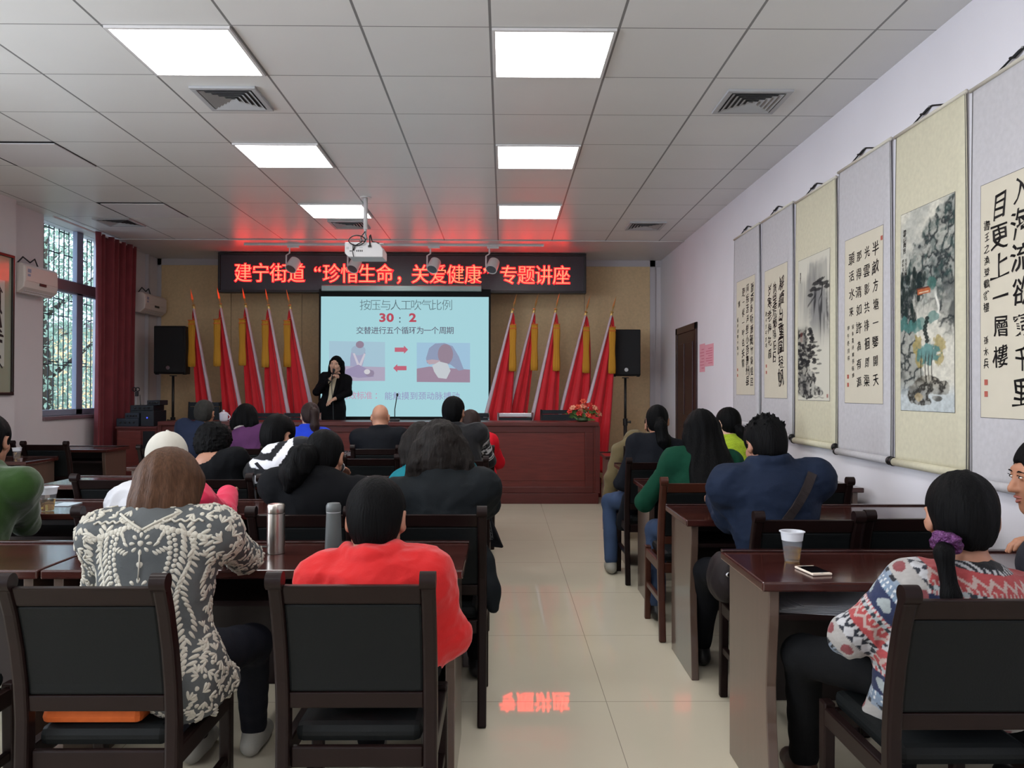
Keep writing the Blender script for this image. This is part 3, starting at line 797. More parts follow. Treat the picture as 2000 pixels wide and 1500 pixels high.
MB().box(-.06, .06, -.05, .05, 0, .03).build('base', m_black_metal, mk, bevel=.006)
dd = tpt - Vector((c.x, 10.2, zd))
MB().tube([(0, 0, .03), (0.0, -.0, .15), (dd.x * .6, dd.y * .6, dd.z * .8), (dd.x, dd.y, dd.z)], .006, 8).build('gooseneck', m_black_metal, mk, smooth=True)
MB().ball((dd.x, dd.y, dd.z), (.014, .014, .022), 10, 8).build('microphone_head', m_black_metal, mk, smooth=True)
# bouquet
c = at(1138, 824, 10.2)
bq = empty('flower_arrangement', (c.x, 10.2, zd), 'spray of orange and pink flowers with green leaves on the front desk', 'flowers')
MB().lathe([(.05, 0), (.09, .02), (.08, .05), (0, .05)], n=20).build('bowl', mat('green_bowl', rgb(60, 84, 50), .5, .4), bq, autosmooth=40)
m_pet = [mat('coral_petal', rgb(216, 84, 62), .5, .3, noise=.15), mat('peach_petal', rgb(234, 156, 126), .5, .3, noise=.15), mat('red_petal', rgb(206, 58, 52), .5, .3, noise=.15)]
m_green = mat('flower_leaf', rgb(84, 120, 60), .5, .4, noise=.3, nscale=20)
rnd = random.Random(4)
fl = [(0.0, .20), (-.13, .12), (.09, .155), (-.07, .13), (.14, .12), (-.16, .075), (.03, .10), (-.02, .08), (.09, .07), (.17, .08), (.20, .045), (-.05, .045), (.06, .025), (.0, .14), (.05, .15), (.13, .04)]
for i, (fx, fz) in enumerate(fl):
    pm = MB(); C0 = Vector((fx, -.05 + rnd.uniform(-.05, .05), fz + .05)); up = Vector((fx * 3, -.6, .6)).normalized()
    Rm = up.to_track_quat('Z', 'Y').to_matrix()
    for k in range(6):
        a = k * PI / 3 + (i * .3); r = .036
        pts = []
        for (rr, ww, hh_) in ((.004, .005, 0), (.5 * r, .016, .014), (r, .013, .02), (1.25 * r, .002, .014)):
            for s_ in (-1, 1):
                pts.append(C0 + Rm @ Vector((rr * math.cos(a) - s_ * ww * math.sin(a), rr * math.sin(a) + s_ * ww * math.cos(a), hh_)))
        pm.add(pts, [(0, 1, 3, 2), (2, 3, 5, 4), (4, 5, 7, 6)])
    o = pm.build('blossom', m_pet[i % 3], bq, smooth=True, recalc=False); sd = o.modifiers.new('thick', 'SOLIDIFY'); sd.thickness = .002
    MB().tube([(0, 0, .04), C0], .003, 5).build('stem', m_green, bq)
lm = MB()
for k in range(46):
    a = rnd.uniform(0, 2 * PI); rr = rnd.uniform(.08, .22); p = Vector((rr * math.cos(a), -.03 + .3 * rr * math.sin(a), rnd.uniform(.02, .14)))
    u = Vector((math.cos(a), rnd.uniform(-.5, .1), rnd.uniform(-.3, .5))).normalized(); v = u.cross(Vector((0, 1, .3))).normalized()
    lm.add([p - u * .04, p + v * .012, p + u * .045, p - v * .012], [(0, 1, 2, 3)])
lm.build('leaves', m_green, bq, recalc=False)

# ------------------------------------------------------------------ curtain, air conditioners, framed calligraphy
m_curtain = mat('maroon_curtain', rgb(116, 48, 54), 0.8, 0.2, noise=.12, nscale=6, sheen=.2)
cy0, cy1 = 10.10, 11.22
nu, nv = 120, 30; V = []
for i in range(nv + 1):
    t = i / nv; z = ZC - .02 - t * (ZC - .06)
    for j in range(nu + 1):
        u = j / nu; pinch = 1 - .06 * math.sin(t * PI)
        y = (cy0 + cy1) / 2 + (u - .5) * (cy1 - cy0) * pinch
        x = XL + .14 + .045 * math.sin(u * 40 + .8 * math.sin(t * 2)) + .02 * math.sin(u * 17 + 1 + t)
        V.append((x, y, z))
F = [(i * (nu + 1) + j, i * (nu + 1) + j + 1, (i + 1) * (nu + 1) + j + 1, (i + 1) * (nu + 1) + j) for i in range(nv) for j in range(nu)]
ce = empty('curtain', (0, 0, 0), 'floor-length maroon curtain drawn aside beside the barred window', 'curtain')
o = mesh_np('drape', V, F, m_curtain, ce); sd = o.modifiers.new('thick', 'SOLIDIFY'); sd.thickness = .006
MB().tube([(XL + .14, 9.2, ZC - .03), (XL + .14, 11.35, ZC - .03)], .012, 8).build('curtain_rail', m_white_metal, ce)
m_ac = mat('cream_plastic', rgb(212, 200, 194), 0.4, 0.4)
def aircon(y0, y1, z0, z1, label):
    e = empty('air_conditioner', (XL, y0, z0), label, 'air conditioner', 'wall air conditioners')
    L = y1 - y0; H = z1 - z0
    prof = [(0, 0.02), (.12, 0), (.19, .06), (.20, .12), (.195, H - .03), (.16, H), (0, H)]
    MB().ring_loft([[(p[0], 0, p[1]) for p in prof], [(p[0], L, p[1]) for p in prof]]).build('casing', m_ac, e, bevel=.012)
    MB().box(.196, .204, .02, L - .02, .13, H - .035).build('front_panel', m_ac, e, bevel=.003)
    MB().box(.202, .206, L * .42, L * .62, .10, .13).build('display', m_black_metal, e)
    lv = MB()
    for k in range(2): lv.box(.11 + .03 * k, .135 + .03 * k, .06, L - .06, .005 + .02 * k, .012 + .02 * k)
    lv.build('louvre', m_trim_grey, e)
    st_ = MB(); st_.box(.204, .2055, .05, .11, H - .10, H - .06); st_.box(.204, .2055, .05, .10, H - .14, H - .115)
    st_.build('sticker', mat('blue_sticker', rgb(140, 150, 175), .5, .4), e)
    MB().tube([(.05, .1, H), (.06, .2, H + .09), (.05, .35, H + .05), (.06, .42, H + .10), (.05, .5, H + .02), (.04, L - .1, H)], .008, 6).build('cable', m_gear, e)
aircon(8.556, 9.20, 2.45, 2.77, 'cream wall air conditioner by the framed calligraphy, nearest the viewer')
aircon(11.42, 12.15, 2.52, 2.81, 'cream wall air conditioner between the curtain and the back wall')
bx = MB(); bx.box(XL, XL + .05, 11.86, 11.92, 0.3, ZC); bx.build('trim_5', m_trim_grey); structure(bpy.data.objects['trim_5'])
XF = XL + .11
a = onx(29, 500, XF + .03); bt = onx(29, 772, XF + .03)
fy1, fy0 = a.y, a.y - .86; fz0, fz1 = bt.z, a.z
fr = empty('framed_calligraphy', (XF, (fy0 + fy1) / 2, fz0), 'black framed brush calligraphy at the left edge of the picture', 'framed calligraphy')
hw = (fy1 - fy0) / 2; hh = fz1 - fz0; b_ = .03
q = MB(); q.box(0, .035, -hw, hw, 0, b_); q.box(0, .035, -hw, hw, hh - b_, hh); q.box(0, .035, -hw, -hw + b_, b_, hh - b_); q.box(0, .035, hw - b_, hw, b_, hh - b_)
q.build('frame', mat('black_lacquer_frame', rgb(32, 20, 18), .3, .5), fr, bevel=.004)
MB().box(0, .012, -hw + b_, hw - b_, b_, hh - b_).build('silk_mount', mat('grey_green_silk', rgb(156, 160, 140), .25, .5, coat=.6), fr)
MB().box(.012, .0135, -hw + .14, hw - .14, .30, hh - .14 - .14).build('paper', mat('pale_paper', rgb(196, 200, 192), .3, .5, coat=.6), fr)
q = MB()
def ink_warp(seed, amp=.05, shear=0.0):
    r = random.Random(seed); ph = [r.uniform(0, 6) for _ in range(4)]; sh = r.uniform(-.12, .12) + shear; sc_ = r.uniform(.85, 1.15)
    def w(U, cell):
        x, y = U[:, 0] / cell, U[:, 1] / cell
        X_ = x * sc_ + sh * y + amp * np.sin(y * 6 + ph[0]) + amp * .6 * np.sin(x * 9 + y * 5 + ph[1])
        Y_ = y + amp * np.sin(x * 6 + ph[2]) + .10 * x + amp * .6 * np.sin(y * 8 - x * 4 + ph[3])
        return np.stack([X_, Y_], 1) * cell
    return w
for colm, chs in ((hw - .30, '创優争先'),):
    for i, chh in enumerate(chs):
        put_glyph(q, chh, -colm, hh - .42 - i * (hh - .75) / 3.4, .30, lambda u, v: (.0145, -u, v), off=.012, warp=ink_warp(i))
q.build('brush_characters', mat('ink_black', rgb(26, 26, 28), .5, .3), fr)
# ------------------------------------------------------------------ desks for the audience
m_desk = mat('dark_desk_top', rgb(58, 27, 23), 0.18, 0.5, noise=.25, nscale=5, stretch=(.5, 6, 6), coat=.3)
m_desk_edge = mat('desk_edge', rgb(46, 22, 20), 0.25, 0.5, noise=.15, nscale=5, coat=.3)
m_desk_side = mat('desk_side_veneer', rgb(82, 64, 55), 0.30, 0.6, noise=.10, nscale=6, stretch=(6, 6, .5), coat=.5)  # greyer, lighter brown: gloss light on the end panels put into colour
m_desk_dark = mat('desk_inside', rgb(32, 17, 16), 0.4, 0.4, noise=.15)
TZ = 0.78
def make_desk(L):
    e = empty('desk', (0, 0, 0)); D = .52
    t = MB().box(0, L, 0, D, TZ - .032, TZ); t.build('table_top', m_desk, e, bevel=.006)
    t = MB().box(.0, L, D - .03, D, TZ, TZ + .008); t.build('rear_lip', m_desk_edge, e, bevel=.003)
    for x in (.03, L - .065):
        prof = [(.03, TZ - .032), (.032, TZ - .12), (.05, TZ - .25), (.062, .42), (.055, .30), (.035, .16), (.02, 0), (D - .02, 0), (D - .02, TZ - .032)]
        MB().prism(prof, 'x', x, x + .035).build('side_panel', m_desk_side, e, bevel=.003)
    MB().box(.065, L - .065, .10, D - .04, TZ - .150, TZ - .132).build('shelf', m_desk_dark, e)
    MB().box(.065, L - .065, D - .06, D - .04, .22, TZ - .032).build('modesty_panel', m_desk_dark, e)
    return e
DESK = {}
def desk(x0, x1, y, label, rz=0.0):
    L = round(x1 - x0, 2)
    if L in DESK: e = copy_tree(DESK[L])
    else: e = DESK[L] = make_desk(L)
    e.location = (x0, y, 0); e.rotation_euler = (0, 0, rz)
    tag(e, label, 'desk', 'audience desks')
    return e
rowname = ['nearest the viewer', 'in the second row', 'in the third row', 'in the fourth row', 'in the fifth row, closest to the front desk']
CYS = [2.78, 4.05, 5.30, 6.53, 7.78]
c_at = ['under the woman in red and the steel flask', 'in front of the frizzy-haired woman in the dark coat', 'hidden behind the woman with the frizzy hair', 'in front of the man in the black patterned sweater', 'in front of the bald man']
l_at = ['in front of the woman in the lace blouse', 'bearing the plastic cup beside the green coat', 'in front of the curly-haired woman in black', 'with nobody sitting at it behind the curly-haired woman', 'in front of the person in purple']
r_at = ['with the tea cup and white phone on it', 'under the elbow of the man in the blue jacket', 'in front of the long-haired woman in green', 'in front of the woman in black with the long tail', 'in front of the person in the khaki jacket']
for k, y in enumerate(CYS):
    desk(-1.60, -.14, y, 'desk left of the aisle, ' + c_at[k])
    desk(-3.07, -1.61, y, 'desk on the far left side, ' + l_at[k])
RYS = [2.60, 3.86, 5.17, 6.42, 7.68]; RXS = [.845, .885, .92, .955, .98]
for k, y in enumerate(RYS):
    desk(RXS[k], RXS[k] + 1.42, y, 'desk right of the aisle, ' + r_at[k], rz=rad(-.3))
desk(-5.22, -4.17, 7.02, 'short dark desk by the window wall carrying a small plastic cup')
desk(-5.22, -4.19, 8.48, 'short dark desk by the window wall in front of the empty chairs')

# ------------------------------------------------------------------ audience chairs
m_cw = mat('dark_chair_wood', rgb(24, 13, 12), 0.40, 0.14, noise=.2, nscale=6, coat=.06)
m_cl = mat('black_chair_leather', rgb(15, 18, 19), 0.6, 0.15, bump=.08, bscale=160)
m_cwo = mat('orange_brown_wood', rgb(66, 32, 21), 0.35, 0.4, noise=.2, nscale=6, coat=.1)  # orange-brown copy of the chair wood, light put into its colour
def post_path():
    pts = [(-.045, 0), (-.015, .22), (.005, .40), (.006, .52), (-.004, .62), (-.024, .72), (-.052, .82), (-.078, .885), (-.092, .905)]
    return pts
def arc_y(z):
    P_ = post_path()
    for (y0, z0), (y1, z1) in zip(P_, P_[1:]):
        if z0 <= z <= z1: return y0 + (y1 - y0) * (z - z0) / (z1 - z0)
    return P_[-1][0]
def make_chair(wood):
    e = empty('chair', (0, 0, 0)); w = .22
    for s in (-1, 1):
        pp_ = post_path()
        m = MB().sweep([(s * (w - .02), y, z) for y, z in pp_], .038, [.036, .040, .046, .044, .042, .040, .038, .036, .034])
        m.build('back_post', wood, e, bevel=.008)
        k = MB().tube([(s * (w - .02) - .021, -.088, .905), (s * (w - .02) + .021, -.088, .905)], .024, 24)
        k.build('scroll_finial', wood, e, autosmooth=40)
    def slab(z0, z1, th, off=0.0, n=8, xw=w - .038, bow=.0):
        rings = []
        for i in range(n + 1):
            z = z0 + (z1 - z0) * i / n; y = arc_y(z) + off
            rings.append([(-xw, y - th / 2, z), (xw, y - th / 2, z), (xw, y + th / 2, z), (-xw, y + th / 2, z)])
        return MB().ring_loft(rings)
    slab(.838, .892, .028).build('top_rail', wood, e, bevel=.006)
    slab(.585, .838, .030, .004).build('back_panel', m_cl, e, bevel=.008)
    slab(.540, .585, .026).build('lower_rail', wood, e, bevel=.004)
    MB().box(-w + .045, w - .045, .02, .43, .432, .487).build('seat_cushion', m_cl, e, bevel=.022)
    f = MB(); f.box(-w + .04, w - .04, .0, .022, .375, .432); f.box(-w + .04, w - .04, .40, .425, .375, .432)
    f.box(-w + .004, -w + .034, .02, .42, .385, .44); f.box(w - .034, w - .004, .02, .42, .385, .44)
    f.build('seat_frame', wood, e, bevel=.005)
    for s in (-1, 1):
        MB().sweep([(s * (w - .02), .425, 0), (s * (w - .02), .415, .25), (s * (w - .02), .412, .455)], .036, [.032, .040, .046]).build('front_leg', wood, e, bevel=.006)
        MB().box(s * (w - .02) - .011, s * (w - .02) + .011, -.01, .41, .205, .235).build('side_stretcher', wood, e, bevel=.003)
    return e
CH = make_chair(m_cw); CHO = make_chair(m_cwo); first = {id(CH): True, id(CHO): True}
CHAIRS = {}
def chair(key, x, y, label, src=None, rz=0.0):
    src = src or CH
    e = src if first[id(src)] else copy_tree(src)
    first[id(src)] = False
    e.location = (x, y + .088, 0); e.rotation_euler = (0, 0, rz)
    tag(e, label, 'chair', 'audience chairs')
    CHAIRS[key] = (x, y)
    return e
def cx(px0, px1, py, Y): return at((px0 + px1) / 2, py, Y).x
chair('A', cx(8, 330, 1110, 2.1), 2.08, 'dark wooden chair with black padded back, behind the woman in the lace blouse')
chair('B', cx(523, 850, 1120, 2.1), 2.10, 'dark wooden chair with black padded back, behind the woman in the red jacket')
chair('A0', -1.80, 2.12, 'dark wooden chair cut off by the left edge of the picture, nearest the viewer')
chair('G', -2.36, 3.290, 'dark wooden chair of the person in the green coat')
chair('C1', cx(120, 330, 990, 3.2), 3.300, 'dark wooden chair of the person in the white cap')
chair('C2', cx(470, 685, 995, 3.22), 3.290, 'dark wooden chair behind the two flasks, under the black-suited woman')
chair('C3', cx(738, 950, 1000, 3.24), 3.300, 'dark wooden chair by the aisle under the frizzy-haired woman')
chair('D0', cx(108, 262, 930, 4.4), 4.570, 'empty dark chair left of the person in the white cap')
chair('D1', cx(318, 470, 930, 4.4), 4.600, 'dark wooden chair of the curly-haired woman in black')
chair('D2', cx(482, 640, 935, 4.4), 4.580, 'dark wooden chair of the woman in the black and white stripes')
chair('D3', cx(654, 804, 931, 4.55), 4.580, 'empty dark chair between the striped top and the frizzy-haired woman')
chair('D4', -.30, 4.640, 'dark wooden chair of the person in teal hidden behind the frizzy hair')
chair('E1', cx(666, 784, 884, 6.05), 6.02, 'empty dark chair just behind the bald man\'s chair')
chair('E2', -.33, 5.860, 'dark wooden chair of the man in the black sweater with white pattern')
chair('F1', -3.0, 7.05, 'dark wooden chair of the grey-haired man in dark blue')
chair('F2', cx(443, 502, 865, 7.1), 7.06, 'dark wooden chair of the person in the purple coat')
chair('F3', -1.82, 7.05, 'dark wooden chair of the woman with the reddish brown ponytail')
chair('F4', cx(680, 790, 868, 7.1), 7.05, 'dark wooden chair of the bald man')
chair('F5', -.30, 7.05, 'dark wooden chair of the person in bright red')
chair('W1', cx(40, 146, 862, 7.6), 7.55, 'empty dark chair by the window wall, the right one of two')
chair('W0', cx(-70, 56, 858, 7.7), 7.62, 'empty dark chair by the window wall, the left one of two')
chair('Q1', cx(1760, 2110, 1160, 1.95), 1.95, 'dark wooden chair of the woman in the patterned sweater')
chair('Q2', 1.94, 2.06, 'dark wooden chair of the man shown in profile at the right edge')
chair('R1', cx(1487, 1697, 1000, 3.1), 3.165, 'dark wooden chair of the man in the blue jacket')
chair('R2', cx(1690, 1900, 985, 3.2), 3.200, 'empty dark chair beside the man in the blue jacket, near the wall')
chair('S1', cx(1305, 1460, 938, 4.26), 4.430, 'orange-brown wooden chair under the long-haired woman in green', CHO)
chair('S2', cx(1532, 1688, 937, 4.3), 4.440, 'empty dark chair near the wall beyond the man in the blue jacket')
chair('U1', cx(1229, 1346, 897, 5.65), 5.740, 'dark wooden chair of the woman in black with the long curly tail')
chair('U2', 1.76, 5.740, 'dark wooden chair of the woman in lime green')
chair('V1', 1.27, 6.980, 'dark wooden chair of the person in the khaki jacket')

# ------------------------------------------------------------------ small things on the desks
m_cup = mat('thin_clear_plastic', rgb(200, 204, 212), 0.12, 0.5, alpha=.09)
m_cuprim = mat('frosted_plastic', rgb(222, 224, 230), 0.4, 0.5, alpha=.72)
m_tea = mat('pale_tea', (.92, .62, .16, 1), 0.0, 0.5, trans=1.0)
m_tea.node_tree.nodes['Principled BSDF'].inputs['IOR'].default_value = 1.12
def plastic_cup(x, y, z, label, s=1.0, fill=.45):
    z += .0015; e = empty('plastic_cup', (x, y, z), label, 'cup', 'plastic cups of tea')
    h = .098 * s; r0, r1 = .024 * s, .037 * s
    def R(t): return r0 + (r1 - r0) * t
    MB().lathe([(0, .001), (R(0), 0), (R(.7), h * .7), (R(.7) - .0012, h * .7), (r0 - .0012, .002), (0, .0025)], n=28).build('cup_wall', m_cup, e, autosmooth=40)
    MB().lathe([(R(.7), h * .7), (R(.97), h * .97), (r1 + .004 * s, h * .98), (r1 + .004 * s, h), (R(.98) - .002, h), (R(.7) - .0012, h * .7)], n=28).build('cup_rim', m_cuprim, e, autosmooth=40)
    MB().lathe([(0, .003), (r0 - .002, .003), (R(fill) - .002, h * fill), (0, h * fill)], n=28).build('tea', m_tea, e, autosmooth=40)
    return e
p = onz(1553, 1100, TZ); plastic_cup(p.x, p.y + .03, TZ, 'plastic cup of pale tea beside the white phone on the right desk', 1.12)
p = onz(93, 998, TZ); plastic_cup(p.x, p.y, TZ, 'plastic cup of tea beside the person in the green coat', 1.25, .5)
p = onz(33, 897, TZ); plastic_cup(p.x, p.y, TZ, 'small plastic cup on the short desk by the window wall', 1.05, .6)
p = onz(1293, 935, TZ); plastic_cup(p.x + .02, min(p.y - .05, 5.58), TZ, 'plastic cup half hidden by the arm of the woman in green', 1.0, .5)

m_steel = mat('brushed_steel', rgb(186, 180, 172), 0.28, 0.5, 1.0, bump=.1, bscale=120, bstretch=(.05, .05, 8))
m_dkgrey = mat('dark_grey_coating', rgb(82, 86, 86), 0.45, 0.4)
def flask(px, pyb, r, h, label, steel=True):
    p = onz(px, pyb, TZ)
    e = empty('vacuum_flask', (p.x, p.y + r, TZ + .001), label, 'flask')
    if steel:
        MB().lathe([(0, 0), (r * .96, 0), (r, .006), (r, h * .80), (r * .97, h * .803), (0, h * .803)], n=40).build('flask_body', m_steel, e, autosmooth=40)
        MB().lathe([(0, h * .80), (r * .94, h * .80), (r * .99, h * .815), (r * .99, h * .955), (r * .90, h * .985), (r * .5, h), (0, h)], n=40).build('lid', m_steel, e, autosmooth=40)
        MB().lathe([(r * .98, h * .798), (r * .98, h * .816), (0, h * .81)], n=40).build('seal_ring', m_black_metal, e)
        MB().tube([(-r * .9, -.01, .025), (-r - .02, -.03, .03), (-r - .05, -.02, .018), (-r - .09, .0, .012)], .004, 6).build('lid_strap', m_dkgrey, e)
    else:
        MB().lathe([(0, 0), (r * 1.05, 0), (r * 1.1, .01), (r * 1.0, h * .5), (r * .92, h * .80), (0, h * .80)], n=40).build('flask_body', m_dkgrey, e, autosmooth=40)
        MB().lathe([(0, h * .80), (r * .93, h * .80), (r * .97, h * .83), (r * .97, h * .93), (r * .8, h * .985), (0, h)], n=40).build('lid', m_dkgrey, e, autosmooth=40)
        MB().lathe([(r * .95, h * .795), (r * .95, h * .808), (0, h * .80)], n=40).build('seal_ring', m_vent, e)
flask(534, 1084, .0335, .190, 'brushed steel vacuum flask standing on the nearest left desk')
flask(648, 1078, .0300, .186, 'dark grey flask on the desk beside the woman in red', steel=False)

# phone lying on the right desk
p = onz(1588, 1117, TZ)
ph = empty('phone', (p.x, p.y, TZ + .001), 'white smartphone with black screen lying on the right desk', 'phone', rz=rad(8))
MB().box(-.036, .036, -.062, .062, 0, .008).build('phone_body', mat('white_gold_phone', rgb(222, 206, 190), .3, .5), ph, bevel=.003)
MB().box(-.033, .033, -.049, .049, .0078, .0086).build('screen', mat('black_glass', rgb(10, 11, 14), .08, .6), ph)
q = MB(); q.lathe([(.005, .0085), (.005, .0089), (0, .0089)], c=(0, -.0555, 0), n=14); q.box(-.008, .008, .054, .056, .0082, .0087)
q.build('home_button', m_vent, ph)
# papers in the shelf of the right desk
rnd = random.Random(3); m_paper = mat('white_paper', rgb(206, 208, 214), .8, .2)
for k in range(6):
    pe = MB(); V = []
    for i in range(9):
        for j in range(5):
            u, v = i / 8, j / 4
            V.append(((u - .5) * .30, (v - .5) * .21, .004 * k + .022 * max(0, u - .5) ** 2 * 4 * (k / 5) + .012 * max(0, .35 - u) * k / 3 + .0012))
    F = [(i * 5 + j, (i + 1) * 5 + j, (i + 1) * 5 + j + 1, i * 5 + j + 1) for i in range(8) for j in range(4)]
    pe.add(V, F); o = pe.build('paper_sheet', m_paper)
    o.location = (1.08 + .012 * k, 2.80 + .004 * k, TZ - .1315 + .0006 * k); o.rotation_euler = (0, 0, rad(-14 + 5 * k))
    o.modifiers.new('thick', 'SOLIDIFY').thickness = .0008
    tag(o, 'loose white sheet in the fanned stack on the shelf of the right desk', 'paper', 'papers on the desk shelf')
# phone-sized white thing by the cup at the left desk
p = onz(106, 990, TZ)
lf_ = MB().box(-.05, .05, -.07, .07, 0, .003).build('leaflet', mat('pale_blue_paper', rgb(176, 190, 200), .6, .3), loc=(p.x + .02, min(p.y + .08, 4.45), TZ + .001))
tag(lf_, 'pale leaflet on the desk behind the plastic cup beside the green coat', 'leaflet')

# orange cushion under the woman in the lace blouse
q = Vector((CHAIRS['A'][0], CHAIRS['A'][1] + .088, .489))
cu = MB().box(-.175, .10, .03, .30, 0, .040).build('seat_cushion_pad', mat('orange_fabric', rgb(176, 84, 36), .8, .2, noise=.1, nscale=30), bevel=.018, loc=q)
cu.name = 'cushion'; tag(cu, 'orange cushion on the chair seat under the woman in the lace blouse', 'cushion')
# dark netted garment hanging over the seat edge of the fourth-row chair by the aisle
gx, gy = CHAIRS['E2'][0] + .215, CHAIRS['E2'][1] + .35
ng = empty('shawl', (gx, gy, .44), 'dark garment with a net pattern hanging over a chair edge by the aisle', 'shawl')
m_net = mat('dark_navy_cloth', rgb(17, 18, 24), .85, .15)
ngm = MB(); rings = []
for k in range(14):
    t = k / 13; z = .09 - .34 * t; a, b_ = -.055 - .01 * t, -.02 + .10 * t + .03 * t * t
    w = .012 * math.sin(k * .9)
    rings.append([(a, -.03 + w, z + .02 * t), (b_, -.035 - w, z), (b_ + .01, .03 + w, z), (a, .04, z + .02 * t)])
ngm.ring_loft(rings); ngm.build('cloth', m_net, ng, smooth=False, bevel=.01)
nb_ = MB(); m_netl = mat('grey_net', rgb(92, 94, 98), .8, .2)
for k in range(9):
    z = .05 - k * .026; x1_ = -.03 + .085 * (.09 - z) / .34
    for s_ in (0, 1):
        nb_.tube([(-.05, -.046, z - s_ * .02), (x1_, -.05, z - .02 + s_ * .02)], .0022, 4)
for k in range(6): nb_.tube([(-.05 + k * .012, -.048, .06 - k * .02), (-.045 + k * .016, -.05, -.17)], .0022, 4)
nb_.build('net_trim', m_netl, ng)
# ------------------------------------------------------------------ hanging scrolls on the right wall
def vnoise(h, w, cy, cx_, rs):
    g = rs.rand(cy + 3, cx_ + 3)
    y = np.linspace(0, cy, h); x = np.linspace(0, cx_, w)
    yi = y.astype(int); xi = x.astype(int); fy = (y - yi)[:, None]; fx = (x - xi)[None, :]
    fy = fy * fy * (3 - 2 * fy); fx = fx * fx * (3 - 2 * fx)
    a = g[yi][:, xi]; b_ = g[yi][:, xi + 1]; c = g[yi + 1][:, xi]; d_ = g[yi + 1][:, xi + 1]
    return (a * (1 - fx) + b_ * fx) * (1 - fy) + (c * (1 - fx) + d_ * fx) * fy
def fbm(h, w, cy, cx_, rs, o=5):
    s = 0; t = 0
    for k in range(o): s = s + vnoise(h, w, cy * 2 ** k, cx_ * 2 ** k, rs) / 2 ** k; t += 1 / 2 ** k
    return s / t
def over(img, col, a):
    a = np.clip(a, 0, 1)[..., None]; return img * (1 - a) + np.array(col)[None, None, :] * a
def sstep(a, b_, x): t = np.clip((x - a) / (b_ - a), 0, 1); return t * t * (3 - 2 * t)
def L3(r, g, b_): return (lin(r), lin(g), lin(b_))
def blob(img, X, Y, cx_, cy, rx, ry, col, rs, a=.9, rough=.5, tex=None):
    n = tex if tex is not None else fbm(*X.shape, 14, 8, rs, 3)
    d_ = np.sqrt(((X - cx_) / rx) ** 2 + ((Y - cy) / ry) ** 2) + (n - .5) * rough * 2
    return over(img, col, a * sstep(1.0, .75, d_))
def rocks(img, X, Y, rs, mask, dark, light, sc=(16, 10)):
    n = fbm(*X.shape, sc[0], sc[1], rs, 5); r = np.abs(n - .5) * 2
    img = over(img, light, mask * .55); img = over(img, dark, mask * sstep(.30, .02, r) * .95)
    img = over(img, dark, mask * sstep(.55, .75, fbm(*X.shape, sc[0] // 2, sc[1] // 2, rs, 3)) * .7)
    return img
